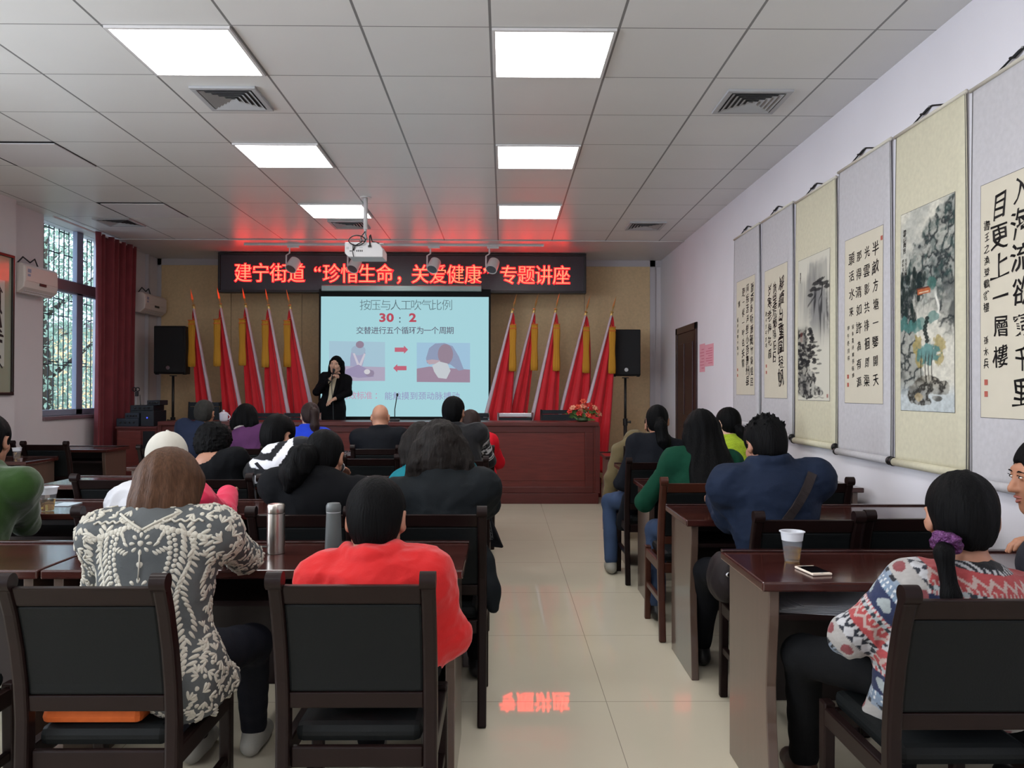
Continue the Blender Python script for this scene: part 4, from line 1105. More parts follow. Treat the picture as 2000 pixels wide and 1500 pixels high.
def art_colour(h, w):
    rs = np.random.RandomState(5)
    Y, X = np.mgrid[0:h, 0:w]; Y = Y / h; X = X / w
    n = fbm(h, w, 6, 3, rs); n2 = fbm(h, w, 24, 8, rs); n3 = fbm(h, w, 40, 14, rs, 3)
    ink = L3(38, 46, 48); grey = L3(112, 118, 116); pap = L3(208, 204, 190)
    img = np.ones((h, w, 3)) * np.array(pap)
    img = over(img, L3(150, 154, 150), sstep(.35, .6, n) * .5 * sstep(.62, .3, Y))
    # top right mass of peaks
    edge = .95 - 1.25 * np.clip(Y * 2.0, 0, 1) ** .6 + .30 * (n2 - .5)
    m = sstep(.0, .10, X - edge) * sstep(.60, .36, Y + .1 * (n - .5)) * sstep(-.02, .03, Y - .05 + .18 * np.abs(X - .62) - .08 * (n2 - .5))
    img = rocks(img, X, Y, rs, m, ink, grey, (18, 8))
    img = over(img, L3(60, 84, 80), m * sstep(.5, .7, n3) * .5)
    # right cliff lower
    m = sstep(.02, .10, X - .72 + .35 * (n2 - .5)) * sstep(.36, .42, Y) * sstep(.70, .55, Y)
    img = rocks(img, X, Y, rs, m, ink, L3(120, 122, 118), (26, 8))
    # left mountain side
    m = sstep(.06, -.04, X - .34 - .12 * np.sin(Y * 9) + .3 * (n2 - .5)) * sstep(.30, .40, Y + .1 * (n - .5)) * sstep(.96, .88, Y)
    img = rocks(img, X, Y, rs, m, ink, L3(92, 100, 100), (22, 8))
    # dark pines
    for _ in range(46):
        cx_, cy = rs.uniform(.02, .5), rs.uniform(.30, .58)
        if cx_ > .3 and cy > .45: cx_ *= .6
        img = blob(img, X, Y, cx_, cy, .035, .032, L3(30, 42, 40), rs, .8, .3, n3)
    for cy in np.linspace(.33, .42, 5): img = blob(img, X, Y, .38, cy, .05 + .3 * (cy - .33), .016, L3(28, 40, 40), rs, .95, .25, n3)
    # pavilion
    img = over(img, L3(176, 98, 62), sstep(.13, .11, np.abs(X - .46)) * sstep(.016, .012, np.abs(Y - .415)))
    img = over(img, L3(98, 54, 44), sstep(.15, .13, np.abs(X - .46)) * sstep(.005, .003, np.abs(Y - .40)))
    img = over(img, L3(214, 190, 160), sstep(.10, .08, np.abs(X - .46)) * sstep(.004, .002, np.abs(Y - .42)))
    img = blob(img, X, Y, .60, .385, .10, .035, L3(66, 108, 100), rs, .8, .4, n3)
    # waterfall
    img = over(img, L3(214, 212, 202), sstep(.025, .012, np.abs(X - .70 - .03 * np.sin(Y * 40))) * sstep(.42, .45, Y) * sstep(.60, .55, Y))
    # teal trees
    for cx_, cy, rx, ry in ((.06, .56, .12, .035), (.16, .58, .12, .03), (.30, .58, .13, .035), (.42, .57, .10, .03), (.62, .55, .12, .03)):
        img = blob(img, X, Y, cx_, cy, rx, ry, L3(78, 124, 118), rs, .75, .5, n3)
    for cx_, cy, rx, ry in ((.34, .68, .09, .06), (.38, .75, .09, .04), (.74, .68, .13, .05), (.72, .75, .10, .035)):
        img = blob(img, X, Y, cx_, cy, rx, ry, L3(160, 142, 78), rs, .8, .5, n3)
    img = blob(img, X, Y, .55, .72, .22, .06, L3(76, 122, 120), rs, .9, .5, n3)
    img = blob(img, X, Y, .52, .70, .14, .03, L3(108, 150, 146), rs, .6, .6, n3)
    for cy in np.linspace(.55, .66, 7): img = blob(img, X, Y, .50 + .02 * math.sin(cy * 60), cy, .045, .012, L3(28, 40, 38), rs, .95, .2, n3)
    for tx in (.42, .50, .56, .62): img = over(img, L3(52, 46, 40), sstep(.010, .004, np.abs(X - tx - .02 * np.sin(Y * 22))) * sstep(.70, .74, Y) * sstep(.86, .84, Y))
    # near rocks and water
    img = over(img, L3(184, 192, 194), sstep(.84, .95, Y) * .9)
    m = np.zeros_like(X)
    for cx_, cy, rx, ry in ((.34, .92, .20, .055), (.52, .87, .26, .045), (.74, .885, .20, .035), (.46, .95, .14, .02), (.70, .935, .10, .014)):
        d_ = np.sqrt(((X - cx_) / rx) ** 2 + ((Y - cy) / ry) ** 2) + (n3 - .5) * .5; m = np.maximum(m, sstep(1.05, .9, d_))
    img = rocks(img, X, Y, rs, m, L3(44, 42, 38), L3(118, 110, 94), (26, 9))
    img = blob(img, X, Y, .36, .93, .10, .025, L3(176, 158, 122), rs, .7, .3, n3)
    return np.clip(img * (1 + .5 * (fbm(h, w, 70, 24, rs, 3) - .5))[..., None], 0, 1)
def art_ink(h, w):
    rs = np.random.RandomState(11)
    Y, X = np.mgrid[0:h, 0:w]; Y = Y / h; X = X / w
    n = fbm(h, w, 6, 3, rs); n2 = fbm(h, w, 26, 9, rs); n3 = fbm(h, w, 40, 14, rs, 3)
    pap = L3(208, 204, 190); img = np.ones((h, w, 3)) * np.array(pap); ink = L3(36, 36, 38)
    st = fbm(h, w, 4, 26, rs, 3)
    for cx_, top, wd, a in ((.12, .14, .14, .35), (.45, .03, .14, .55), (.60, .05, .12, .5), (.82, .05, .16, .45), (.35, .12, .12, .4)):
        m = sstep(wd * 1.0, wd * .3, np.abs(X - cx_) - .35 * np.clip(Y - top, 0, .5) + .2 * (st - .5)) * sstep(top - .02, top + .04, Y + .06 * (n2 - .5)) * sstep(.56, .2, Y)
        img = over(img, L3(104, 104, 106), m * (a + .5 * (st - .5)))
    # central crag under the pine
    m = sstep(.30, .12, np.abs(X - .68 - .10 * (Y - .3)) - .35 * np.clip(Y - .28, 0, .3) + .22 * (n2 - .5)) * sstep(.22, .27, Y) * sstep(.66, .42, Y)
    img = over(img, L3(120, 120, 122), m * .7); img = over(img, L3(48, 48, 50), m * sstep(.5, .62, st) * .9)
    for cx_, cy, rx, ry in ((.62, .20, .15, .018), (.82, .215, .16, .018), (.50, .235, .13, .018), (.72, .185, .14, .014), (.90, .24, .10, .016), (.40, .27, .10, .014), (.66, .245, .14, .014)):
        img = blob(img, X, Y, cx_, cy, rx, ry, ink, rs, .9, .5, n3)
    img = over(img, ink, sstep(.020, .008, np.abs(X - .70 + .08 * np.sin(Y * 20))) * sstep(.19, .21, Y) * sstep(.34, .30, Y))
    img = over(img, ink, sstep(.012, .005, np.abs(Y - .30 + .25 * (X - .5) ** 1) + .0) * sstep(.3, .35, X) * sstep(.62, .55, X) * .7)
    # left dark cliff with pines
    m = sstep(.06, -.06, X - .30 - .30 * np.clip(Y - .52, 0, .3) + .3 * (n2 - .5)) * sstep(.46, .52, Y) * sstep(.98, .93, Y)
    img = rocks(img, X, Y, rs, m, ink, L3(90, 88, 86), (24, 9))
    for _ in range(46):
        t = rs.rand(); cy = .50 + .28 * t; cx_ = rs.choice([.10, .42]) + rs.uniform(-.10, .12) * (.4 + t)
        img = blob(img, X, Y, cx_, cy, .08, .014, ink, rs, .9, .4, n3)
    for k in range(8): img = blob(img, X, Y, .55 + .07 * (k % 3), .60 + .03 * k, .09, .008, ink, rs, .7, .4, n3)
    img = over(img, L3(132, 70, 60), sstep(.05, .03, np.abs(X - .12)) * sstep(.04, .03, np.abs(Y - .55)) * .35)
    m = np.zeros_like(X)
    for cx_, cy, rx, ry in ((.22, .88, .20, .07), (.42, .85, .17, .06), (.58, .93, .18, .035), (.30, .95, .22, .04), (.72, .945, .10, .02)):
        d_ = np.sqrt(((X - cx_) / rx) ** 2 + ((Y - cy) / ry) ** 2) + (n3 - .5) * .5; m = np.maximum(m, sstep(1.05, .92, d_))
    img = rocks(img, X, Y, rs, m, ink, L3(150, 148, 142), (20, 8))
    img = over(img, ink, sstep(.004, .001, np.abs(Y - .975 + .004 * np.sin(X * 30))) * sstep(.3, .35, X) * sstep(.85, .8, X) * .6)
    img = over(img, L3(150, 60, 50), sstep(.03, .02, np.abs(X - .93)) * sstep(.014, .01, np.abs(Y - .965)) * .7)
    return img

m_silk_grey = mat('pale_grey_silk_mount', rgb(193, 190, 193), .75, .25, noise=.05, nscale=34, bump=.05, bscale=70)
m_silk_cream = mat('cream_silk_mount', rgb(206, 200, 176), .75, .25, noise=.05, nscale=34, bump=.05, bscale=70)
m_xuan = mat('cream_rice_paper', rgb(208, 200, 182), .85, .15, noise=.02, nscale=8)
m_ink = mat('brush_ink', rgb(24, 22, 22), .6, .3)
m_ink_line = mat('thin_dark_line', rgb(84, 82, 80), .8, .2)
m_art = attr_mat('painted_paper', .85, .15)
m_rod = mat('white_scroll_rod', rgb(206, 200, 186), .5, .4)
m_knob = mat('black_rod_knob', rgb(26, 24, 24), .3, .5)
m_cord = mat('black_cord', rgb(28, 28, 30), .7, .3)
m_seal = mat('red_seal_ink', rgb(178, 96, 84), .8, .2)
def scroll(px0, px1, py_top_r, py_bot_l, mount, label, art, chars=None, small=None):
    """px0/px1: far (left) and near (right) edge at mid height on the wall"""
    a, b_ = onx(px0, 600, XR - .03), onx(px1, 600, XR - .03)
    yf, yn = a.y, b_.y; zt = onx(px1, py_top_r, XR - .03).z; zb = onx(px0, py_bot_l, XR - .03).z
    W_, H_ = yf - yn, zt - zb
    e = empty('hanging_scroll', (XR, (yf + yn) / 2, zb), label, 'hanging scroll', 'hanging scrolls on the right wall')
    hw = W_ / 2
    # local: -y is the viewer's (near) side = right-hand side of the scroll when facing the wall
    def surf(u, v, lift=0.0):          # u 0..1 from far(left) to near(right); v 0..1 bottom to top
        y = hw - u * W_; z = v * H_
        edge = max(0.0, (u - .93) / .07)
        d_ = .022 + .010 * math.sin(PI * v) * (1 - edge) - .021 * edge ** 2 * (1 - v) ** .6 * .95 + .012 * (1 - v) ** 3
        return Vector((-d_ - lift, y, z))
    nu, nv = 40, 60
    V = [surf(i / nu, j / nv) for j in range(nv + 1) for i in range(nu + 1)]
    F = [(j * (nu + 1) + i, j * (nu + 1) + i + 1, (j + 1) * (nu + 1) + i + 1, (j + 1) * (nu + 1) + i) for j in range(nv) for i in range(nu)]
    o = mesh_np('mount', V, F, mount, e); o.modifiers.new('thick', 'SOLIDIFY').thickness = .0015
    lnm = MB()
    for u0 in (.006, .988):
        rings = [[surf(u0, j / nv, .0009), surf(u0 + .006, j / nv, .0009)] for j in range(nv + 1)]
        lnm.ring_loft(rings, cap=False, closed=False)
    lnm.build('edge_lines', m_ink_line, e, recalc=False)
    u0, u1, v0, v1 = art['rect']
    def on(u, v, lift): return surf(u0 + (u1 - u0) * u, v0 + (v1 - v0) * v, lift)
    fr = MB(); t_ = .006
    for q in ((-t_, 1 + t_, -t_ * .4, 0), (-t_, 1 + t_, 1, 1 + t_ * .4), (-t_, 0, 0, 1), (1, 1 + t_, 0, 1)):
        n = 20
        rings = []
        for j in range(n + 1):
            if q[1] - q[0] > q[3] - q[2]: u = q[0] + (q[1] - q[0]) * j / n; rings.append([on(u, q[2], .0012), on(u, q[3], .0012)])
            else: v = q[2] + (q[3] - q[2]) * j / n; rings.append([on(q[0], v, .0012), on(q[1], v, .0012)])
        fr.ring_loft(rings, cap=False, closed=False)
    fr.build('paper_border', m_ink_line, e, recalc=False)
    if 'img' in art:
        img = art['img']; h, w = img.shape[:2]
        V = [on(i / (w - 1), 1 - j / (h - 1), .0020) for j in range(h) for i in range(w)]
        idx = np.arange(h * w).reshape(h, w)
        F = np.stack([idx[1:, :-1], idx[1:, 1:], idx[:-1, 1:], idx[:-1, :-1]], -1).reshape(-1, 4)
        mesh_np('painting', V, F, m_art, e, colors=img.reshape(-1, 3))
    else:
        n = 24
        V = [on(i / 12, j / n, .0016) for j in range(n + 1) for i in range(13)]
        F = [(j * 13 + i, j * 13 + i + 1, (j + 1) * 13 + i + 1, (j + 1) * 13 + i) for j in range(n) for i in range(12)]
        mesh_np('paper', V, F, m_xuan, e)
    aw, ah = (u1 - u0) * W_, (v1 - v0) * H_
    if chars:
        k = 0
        for (uc, vt, pitch, cell, s, amp) in chars:
            mb = MB()
            for i, chh in enumerate(s):
                k += 1; r = random.Random(k * 7 + len(s))
                cs = cell * r.uniform(.82, 1.12)
                cu, cv = uc * aw + r.uniform(-.06, .06) * cell, (vt - i * pitch) * ah
                put_glyph(mb, chh, cu, cv, cs, lambda x, y: on(x / aw, y / ah, .0030), off=.004, widen=.010, warp=ink_warp(k, amp))
            mb.build('character_column', m_ink, e, recalc=False)
    sl = MB()
    for (uc, vc) in (small or ()):
        r = .014
        sl.add([on(uc - r / aw, vc - r / ah, .003), on(uc + r / aw, vc - r / ah, .003), on(uc + r / aw, vc + r / ah, .003), on(uc - r / aw, vc + r / ah, .003)], [(0, 1, 2, 3)])
    if small: sl.build('seal_stamps', m_seal, e, recalc=False)
    MB().tube([(-.022, hw + .012, H_ + .004), (-.022, -hw - .012, H_ + .004)], .011, 10).build('top_rod', m_rod, e, smooth=True)
    MB().tube([(-.036, hw, -.012), (-.036, -hw, -.012)], .024, 16).build('bottom_roller', mount, e, smooth=True)
    for s_ in (-1, 1):
        M = Matrix.Translation((-.036, s_ * hw, -.012)) @ Matrix.Rotation(rad(-90 * s_), 4, 'X')
        MB().lathe([(0, 0), (.022, 0), (.018, .006), (.028, .012), (.028, .022), (.02, .028), (0, .029)], n=18, M=M).build('roller_knob', m_knob, e, autosmooth=40)
    MB().tube([(-.02, hw * .45, H_ + .012), (-.012, .03, H_ + .055), (-.008, 0, H_ + .06), (-.012, -.03, H_ + .055), (-.02, -hw * .45, H_ + .012)], .005, 6).build('hanging_cord', m_cord, e)
    MB().tube([(-.008, .0, H_ + .06), (-.02, .05, H_ + .035), (-.015, .09, H_ + .045)], .007, 6).build('cord_bow', m_cord, e)
    MB().tube([(0, 0, H_ + .058), (-.02, 0, H_ + .06)], .004, 6).build('nail', m_vent, e)
# 1, 2: running script; 3: ink landscape; 4: poem in regular script; 5: coloured landscape; 6: large characters
scroll(1433, 1481, 437, 822, m_silk_grey, 'hanging scroll of dense running script, first of the row from the door',
       dict(rect=(.14, .88, .145, .755)), [(.86, .90, .088, .100, '衙斋卧听萧萧竹疑是民', .05), (.63, .91, .088, .100, '间疾苦声些小吾曹州县', .05), (.40, .89, .088, .098, '吏一枝一叶总关情', .05), (.17, .80, .075, .075, '情', .05), (.09, .66, .05, .045, '板桥诗甲午年书', .05)], [(.08, .22), (.08, .17)])
scroll(1487, 1546, 396, 842, m_silk_grey, 'hanging scroll of running script in three uneven columns, second of the row from the door',
       dict(rect=(.13, .88, .16, .755)), [(.76, .86, .118, .150, '解纜出重圍轻帆', .06), (.48, .84, .088, .105, '故里荒烟隔旧日', .06), (.25, .84, .10, .105, '岁寒老梅花眉', .06), (.09, .66, .05, .045, '诗书王子吉书', .05)], [(.10, .25), (.10, .20)])
scroll(1553, 1630, 347, 857, m_silk_cream, 'cream hanging scroll with a black ink landscape of pine and cliffs, third from the door',
       dict(rect=(.10, .90, .165, .745), img=art_ink(300, 100)), [(.08, .90, .018, .030, '黄山松云', .04)])
scroll(1637, 1737, 272, 878, m_silk_grey, 'hanging scroll with four columns of neat poem characters, fourth from the door',
       dict(rect=(.16, .90, .170, .740)), [(.83, .885, .107, .088, '半畝方塘一鑒開天', .03), (.61, .88, .107, .086, '光雲影共徘徊問渠', .03), (.40, .875, .107, .086, '那得清如許為有源', .03), (.20, .875, .107, .084, '頭活水来', .03),
        (.24, .46, .042, .036, '宋朱熹诗观书有感', .03), (.11, .455, .046, .036, '甲午冬月书', .03)], [(.10, .16), (.10, .11), (.97, .93)])
scroll(1748, 1884, 180, 898, m_silk_cream, 'cream hanging scroll with a coloured mountain landscape and teal trees, fifth from the door',
       dict(rect=(.11, .885, .155, .748), img=art_colour(430, 140)), [(.08, .90, .030, .044, '雲山幽居', .05), (.05, .76, .022, .026, '甲午年冬', .05), (.11, .76, .022, .026, '写于江城', .05)])
scroll(1897, 2110, 40, 935, m_silk_grey, 'hanging scroll with very large brush characters, nearest the viewer, cut off at the right',
       dict(rect=(.115, .90, .160, .742)), [(.78, .92, .136, .14, '白日依山盡黄河', .03), (.52, .92, .136, .135, '入海流欲窮千里', .035), (.26, .885, .126, .135, '目更上一層樓', .035), (.085, .82, .050, .054, '書王之渙登鸛雀樓', .04), (.08, .33, .05, .05, '孫木兵', .04)], [(.075, .15), (.075, .10)])
# ------------------------------------------------------------------ bodies: smooth implicit surfaces turned into one continuous mesh
A3 = lambda *p: np.array(p, dtype=np.float64)
def unit(v): return v / (np.linalg.norm(v) + 1e-9)
class Field:
    def __init__(s): s.pr = []
    def cone(s, a, b_, ra, rb, k=.03, op='+', tagv=None): s.pr.append(('c', A3(*a), A3(*b_), ra, rb, k, op, tagv)); return s
    def ell(s, c, r, R=None, k=.03, op='+', tagv=None): s.pr.append(('e', A3(*c), A3(*r), np.eye(3) if R is None else np.array(R), None, k, op, tagv)); return s
    def chain(s, pts, rs, k=.02, tagv=None):
        for i in range(len(pts) - 1): s.cone(pts[i], pts[i + 1], rs[i], rs[i + 1], k, '+', tagv)
        return s
    def plane(s, p, n, k=.004): s.pr.append(('p', A3(*p), unit(A3(*n)), None, None, k, '-', None)); return s   # removes the side n points to
    @staticmethod
    def dist(pr, P):
        t = pr[0]
        if t == 'c':
            a, b_, ra, rb = pr[1:5]; ab = b_ - a; L2 = ab @ ab + 1e-12
            h = np.clip(((P - a) @ ab) / L2, 0, 1)
            return np.linalg.norm(P - a - h[..., None] * ab, axis=-1) - (ra + (rb - ra) * h)
        if t == 'e':
            c, r, R = pr[1:4]; q = (P - c) @ R
            k0 = np.linalg.norm(q / r, axis=-1); k1 = np.linalg.norm(q / (r * r), axis=-1) + 1e-9
            return k0 * (k0 - 1) / k1
        return -((P - pr[1]) @ pr[2])
    @staticmethod
    def bbox(pr):
        if pr[0] == 'c':
            m = max(pr[3], pr[4]); return np.minimum(pr[1], pr[2]) - m, np.maximum(pr[1], pr[2]) + m
        ext = np.sqrt(((pr[3] * pr[2]) ** 2).sum(1)); return pr[1] - ext, pr[1] + ext
    def mesh(s, h, disp=None, pad=.03):
        bb = [Field.bbox(p) for p in s.pr if p[6] == '+']
        lo = np.min([b_[0] for b_ in bb], 0) - pad - 2 * h; hi = np.max([b_[1] for b_ in bb], 0) + pad + 2 * h
        n = np.ceil((hi - lo) / h).astype(int) + 1
        val = np.full(n, .5)
        ax = [lo[i] + h * np.arange(n[i]) for i in range(3)]
        def grid(i0, i1):
            return np.stack(np.meshgrid(ax[0][i0[0]:i1[0]], ax[1][i0[1]:i1[1]], ax[2][i0[2]:i1[2]], indexing='ij'), -1)
        for p in s.pr:
            if p[0] == 'p': i0, i1 = np.zeros(3, int), n
            else:
                b_ = Field.bbox(p); m = p[5] + 2 * h + pad * .6
                i0 = np.clip(np.floor((b_[0] - m - lo) / h).astype(int), 0, n); i1 = np.clip(np.ceil((b_[1] + m - lo) / h).astype(int) + 1, 0, n)
            if (i1 <= i0).any(): continue
            sl = tuple(slice(i0[i], i1[i]) for i in range(3)); d_ = Field.dist(p, grid(i0, i1)); a = val[sl]; k = p[5]
            if p[6] == '+':
                t = np.clip(.5 + .5 * (a - d_) / k, 0, 1); val[sl] = a * (1 - t) + d_ * t - k * t * (1 - t)
            else:
                if p[0] == 'p': d_ = -d_; val[sl] = np.maximum(a, d_)
                else:
                    nd = -d_; t = np.clip(.5 - .5 * (a - nd) / k, 0, 1); val[sl] = a * (1 - t) + nd * t + k * t * (1 - t)
        if disp is not None:
            m = np.abs(val) < .05; ii = np.argwhere(m); P = lo + h * ii; val[m] += disp(P)
        return nets(val, lo, h)
    def nearest(s, P):
        ds = np.stack([Field.dist(p, P) if (p[6] == '+' and p[7] is not None) else np.full(len(P), 9.) for p in s.pr], 0)
        return ds.argmin(0)
def nets(val, lo, h):
    S_ = val < 0; nx, ny, nz = val.shape
    cnt = np.zeros((nx - 1, ny - 1, nz - 1), np.int8)
    for i in (0, 1):
        for j in (0, 1):
            for k in (0, 1): cnt += S_[i:nx - 1 + i, j:ny - 1 + j, k:nz - 1 + k]
    mask = (cnt > 0) & (cnt < 8); idx = np.full(mask.shape, -1, np.int64); cells = np.argwhere(mask); idx[mask] = np.arange(len(cells))
    acc = np.zeros((len(cells), 3)); num = np.zeros(len(cells))
    cs = [(i, j, k) for i in (0, 1) for j in (0, 1) for k in (0, 1)]
    cv = {c: val[cells[:, 0] + c[0], cells[:, 1] + c[1], cells[:, 2] + c[2]] for c in cs}
    for c in cs:
        for d_ in range(3):
            if c[d_]: continue
            e = list(c); e[d_] = 1; e = tuple(e); va, vb = cv[c], cv[e]; cr = (va < 0) != (vb < 0)
            t = np.where(cr, va / np.where(cr, va - vb, 1), 0)
            p = np.array(c, float)[None] + t[:, None] * (np.array(e, float) - np.array(c, float))[None]
            acc += p * cr[:, None]; num += cr
    V = lo + h * (cells + acc / num[:, None]); F = []
    for d_ in range(3):
        a, b_ = [x for x in range(3) if x != d_]
        sl0 = [slice(None)] * 3; sl1 = [slice(None)] * 3; sl0[d_] = slice(0, -1); sl1[d_] = slice(1, None)
        e = S_[tuple(sl0)] != S_[tuple(sl1)]; e_in = S_[tuple(sl0)]
        q = np.argwhere(e); q = q[(q[:, a] > 0) & (q[:, b_] > 0) & (q[:, a] < val.shape[a] - 1) & (q[:, b_] < val.shape[b_] - 1)]
        ia = np.zeros(3, int); ia[a] = 1; ib = np.zeros(3, int); ib[b_] = 1
        g = lambda o: idx[tuple((q + o).T)]
        f = np.stack([g(-ia - ib), g(-ib), g(0 * ia), g(-ia)], 1); inn = e_in[tuple(q.T)]
        if d_ == 1: inn = ~inn
        f[~inn] = f[~inn][:, ::-1]; F.append(f)
    F = np.concatenate(F); return V, F[(F >= 0).all(1)]
class Wob:
    """cheap smooth noise: a few random sine waves"""
    def __init__(s, seed, freq, n=7, scale=(1, 1, 1)):
        r = np.random.RandomState(seed); s.k = r.randn(n, 3) * freq * np.array(scale); s.p = r.rand(n) * 6.28
    def __call__(s, P): return np.sin(P @ s.k.T + s.p).mean(1)

m_skin = mat('skin', rgb(160, 114, 92), .5, .35, noise=.06, nscale=18)
m_skin_light = mat('pale_skin', rgb(206, 164, 140), .48, .35, noise=.04, nscale=18)
m_skin_tan = mat('tanned_skin', rgb(164, 114, 88), .5, .35, noise=.08, nscale=18)
m_hair = mat('black_hair', rgb(8, 8, 9), .6, .07, noise=.25, nscale=30, stretch=(4, 4, .25), bump=.55, bscale=150, bstretch=(1, 1, .05))
m_hair_brown = mat('chestnut_hair', rgb(70, 48, 34), .55, .10, noise=.30, nscale=34, stretch=(4, 4, .12), bump=.35, bscale=200, bstretch=(1, 1, .02))
m_hair_red = mat('reddish_brown_hair', rgb(40, 26, 23), .5, .2, noise=.25, nscale=30, stretch=(4, 4, .2), bump=.5, bscale=150, bstretch=(1, 1, .05))
m_hair_frizz = mat('frizzy_dark_hair', rgb(27, 23, 21), .65, .15, noise=.35, nscale=26, stretch=(2, 2, .5), bump=.8, bscale=90, bstretch=(1, 1, .25))
m_hair_grey = mat('greying_hair', rgb(40, 39, 36), .65, .2, noise=.35, nscale=40, bump=.6, bscale=160)
m_trouser = mat('dark_trousers', rgb(13, 14, 17), .9, .1, noise=.1, bump=.15, bscale=120)
m_jeans = mat('blue_jeans', rgb(52, 68, 96), .85, .2, noise=.15, bump=.15, bscale=160)
m_shoe = mat('black_shoe', rgb(24, 23, 24), .4, .4)
m_shoe_grey = mat('grey_shoe', rgb(150, 148, 140), .6, .3)
m_shoe_brown = mat('brown_shoe', rgb(70, 50, 42), .5, .4)
def cloth(name, c, rough=.8, sheen=.0, noise=.06, bump=.12, bscale=160): return mat(name, c, rough, .12, noise=noise, nscale=12, bump=bump, bscale=bscale, sheen=sheen)
m_eye_white = mat('eye_white', rgb(220, 216, 210), .3, .5); m_iris = mat('dark_iris', rgb(22, 16, 14), .2, .5); m_lip = mat('lips', rgb(158, 92, 82), .45, .4)

def rotm(yaw, pitch, roll=0.0):
    return np.array((Matrix.Rotation(yaw, 3, 'Z') @ Matrix.Rotation(-pitch, 3, 'X') @ Matrix.Rotation(roll, 3, 'Y')))
def ik(a, c, la, lb, pole):
    a, c, pole = A3(*a), A3(*c), A3(*pole); d_ = c - a; L = np.linalg.norm(d_); L2 = min(L, (la + lb) * .995); u = d_ / L; c = a + u * L2
    x = (la * la - lb * lb + L2 * L2) / (2 * L2); hgt = math.sqrt(max(la * la - x * x, 1e-6)); pv = pole - u * (pole @ u); return a + u * x + unit(pv) * hgt, c
def add_hand(f, w, dirv, normal, side, curl=.5, s=1.0, spread=1.0):
    """palm, four unequal bent fingers and a thumb leaving the side of the palm; normal = back of the hand, side=+1: thumb towards +lateral"""
    d_ = unit(A3(*dirv)); nn = A3(*normal); nn = unit(nn - d_ * (nn @ d_)); lat = np.cross(d_, nn) * side
    pc = w + d_ * .045 * s
    f.ell(pc, (.038 * s, .048 * s, .015 * s), np.stack([lat, d_, nn], 1), .012)
    f.cone(w - d_ * .01, w + d_ * .02 * s, .021 * s, .022 * s, .014)
    for i, (off, L) in enumerate(((.028, .070), (.010, .078), (-.009, .072), (-.027, .056))):
        b0 = w + d_ * (.082 - .004 * abs(i - 1)) * s + lat * off * s
        a1 = curl * .7; dv = unit(d_ * math.cos(a1) - nn * math.sin(a1) + lat * off * 1.5 * spread); b1 = b0 + dv * L * .45 * s
        a2 = curl * 1.8; dv2 = unit(d_ * math.cos(a2) - nn * math.sin(a2) + lat * off * 1.5 * spread); b2 = b1 + dv2 * L * .33 * s
        a3 = curl * 2.5; dv3 = unit(d_ * math.cos(a3) - nn * math.sin(a3)); b3 = b2 + dv3 * L * .26 * s
        f.chain([b0 - dv * .01, b1, b2, b3], [.0095 * s, .0088 * s, .0080 * s, .0068 * s], .004)
    t0 = w + d_ * .022 * s + lat * .026 * s; t1 = t0 + unit(d_ * .7 + lat * .75 - nn * .25) * .034 * s; t2 = t1 + unit(d_ * .95 + lat * .25 - nn * .3 * (1 + curl)) * .030 * s
    f.chain([t0, t1, t2], [.0135 * s, .0105 * s, .0085 * s], .008)

def head_field(f, Hc, R, s=1.0, ear=True, nose=1.0):
    def T(*p): return Hc + R @ (A3(*p) * s)
    def E(c, r, k=.02, op='+', R2=None): f.ell(T(*c), A3(*r) * s, R if R2 is None else R @ R2, k, op)
    E((0, -.012, .030), (.074, .093, .086), .02)
    E((0, .026, -.030), (.059, .068, .082), .03)
    E((0, .060, -.092), (.025, .024, .022), .025)
    for sx in (-1, 1):
        E((sx * .040, .058, -.028), (.024, .026, .026), .02)
        f.cone(T(sx * .052, .0, -.06), T(sx * .022, .055, -.095), .020 * s, .018 * s, .03)
    f.cone(T(-.036, .078, .022), T(.036, .078, .022), .013 * s, .013 * s, .02)
    for sx in (-1, 1): E((sx * .031, .103, .006), (.018, .016, .010), .012, '-')
    f.cone(T(0, .088, .008), T(0, .106 * nose + .002, -.030), .008 * s, .0125 * s, .010)
    for sx in (-1, 1): E((sx * .011, .096, -.034), (.009, .010, .008), .006)
    f.cone(T(-.018, .082, -.055), T(.018, .082, -.055), .0085 * s, .0085 * s, .008); f.cone(T(0, .088, -.054), T(0, .088, -.056), .0085 * s, .0085 * s, .008)
    f.cone(T(-.014, .082, -.068), T(.014, .082, -.068), .0085 * s, .0085 * s, .008)
    f.cone(T(-.020, .096, -.0615), T(.020, .096, -.0615), .0028 * s, .0028 * s, .004, '-')
    for sx in (-1, 1):
        E((sx * .031, .084, .006), (.0125, .0115, .0105), .004)
        if ear:
            R2 = np.array(Matrix.Rotation(sx * rad(-24), 3, 'Z') @ Matrix.Rotation(rad(-8), 3, 'X'))
            E((sx * .083, -.012, -.006), (.010, .021, .034), .008, '+', R2); E((sx * .076, -.004, -.030), (.008, .011, .013), .008)
            E((sx * .088, -.004, -.002), (.006, .010, .018), .006, '-', R2)

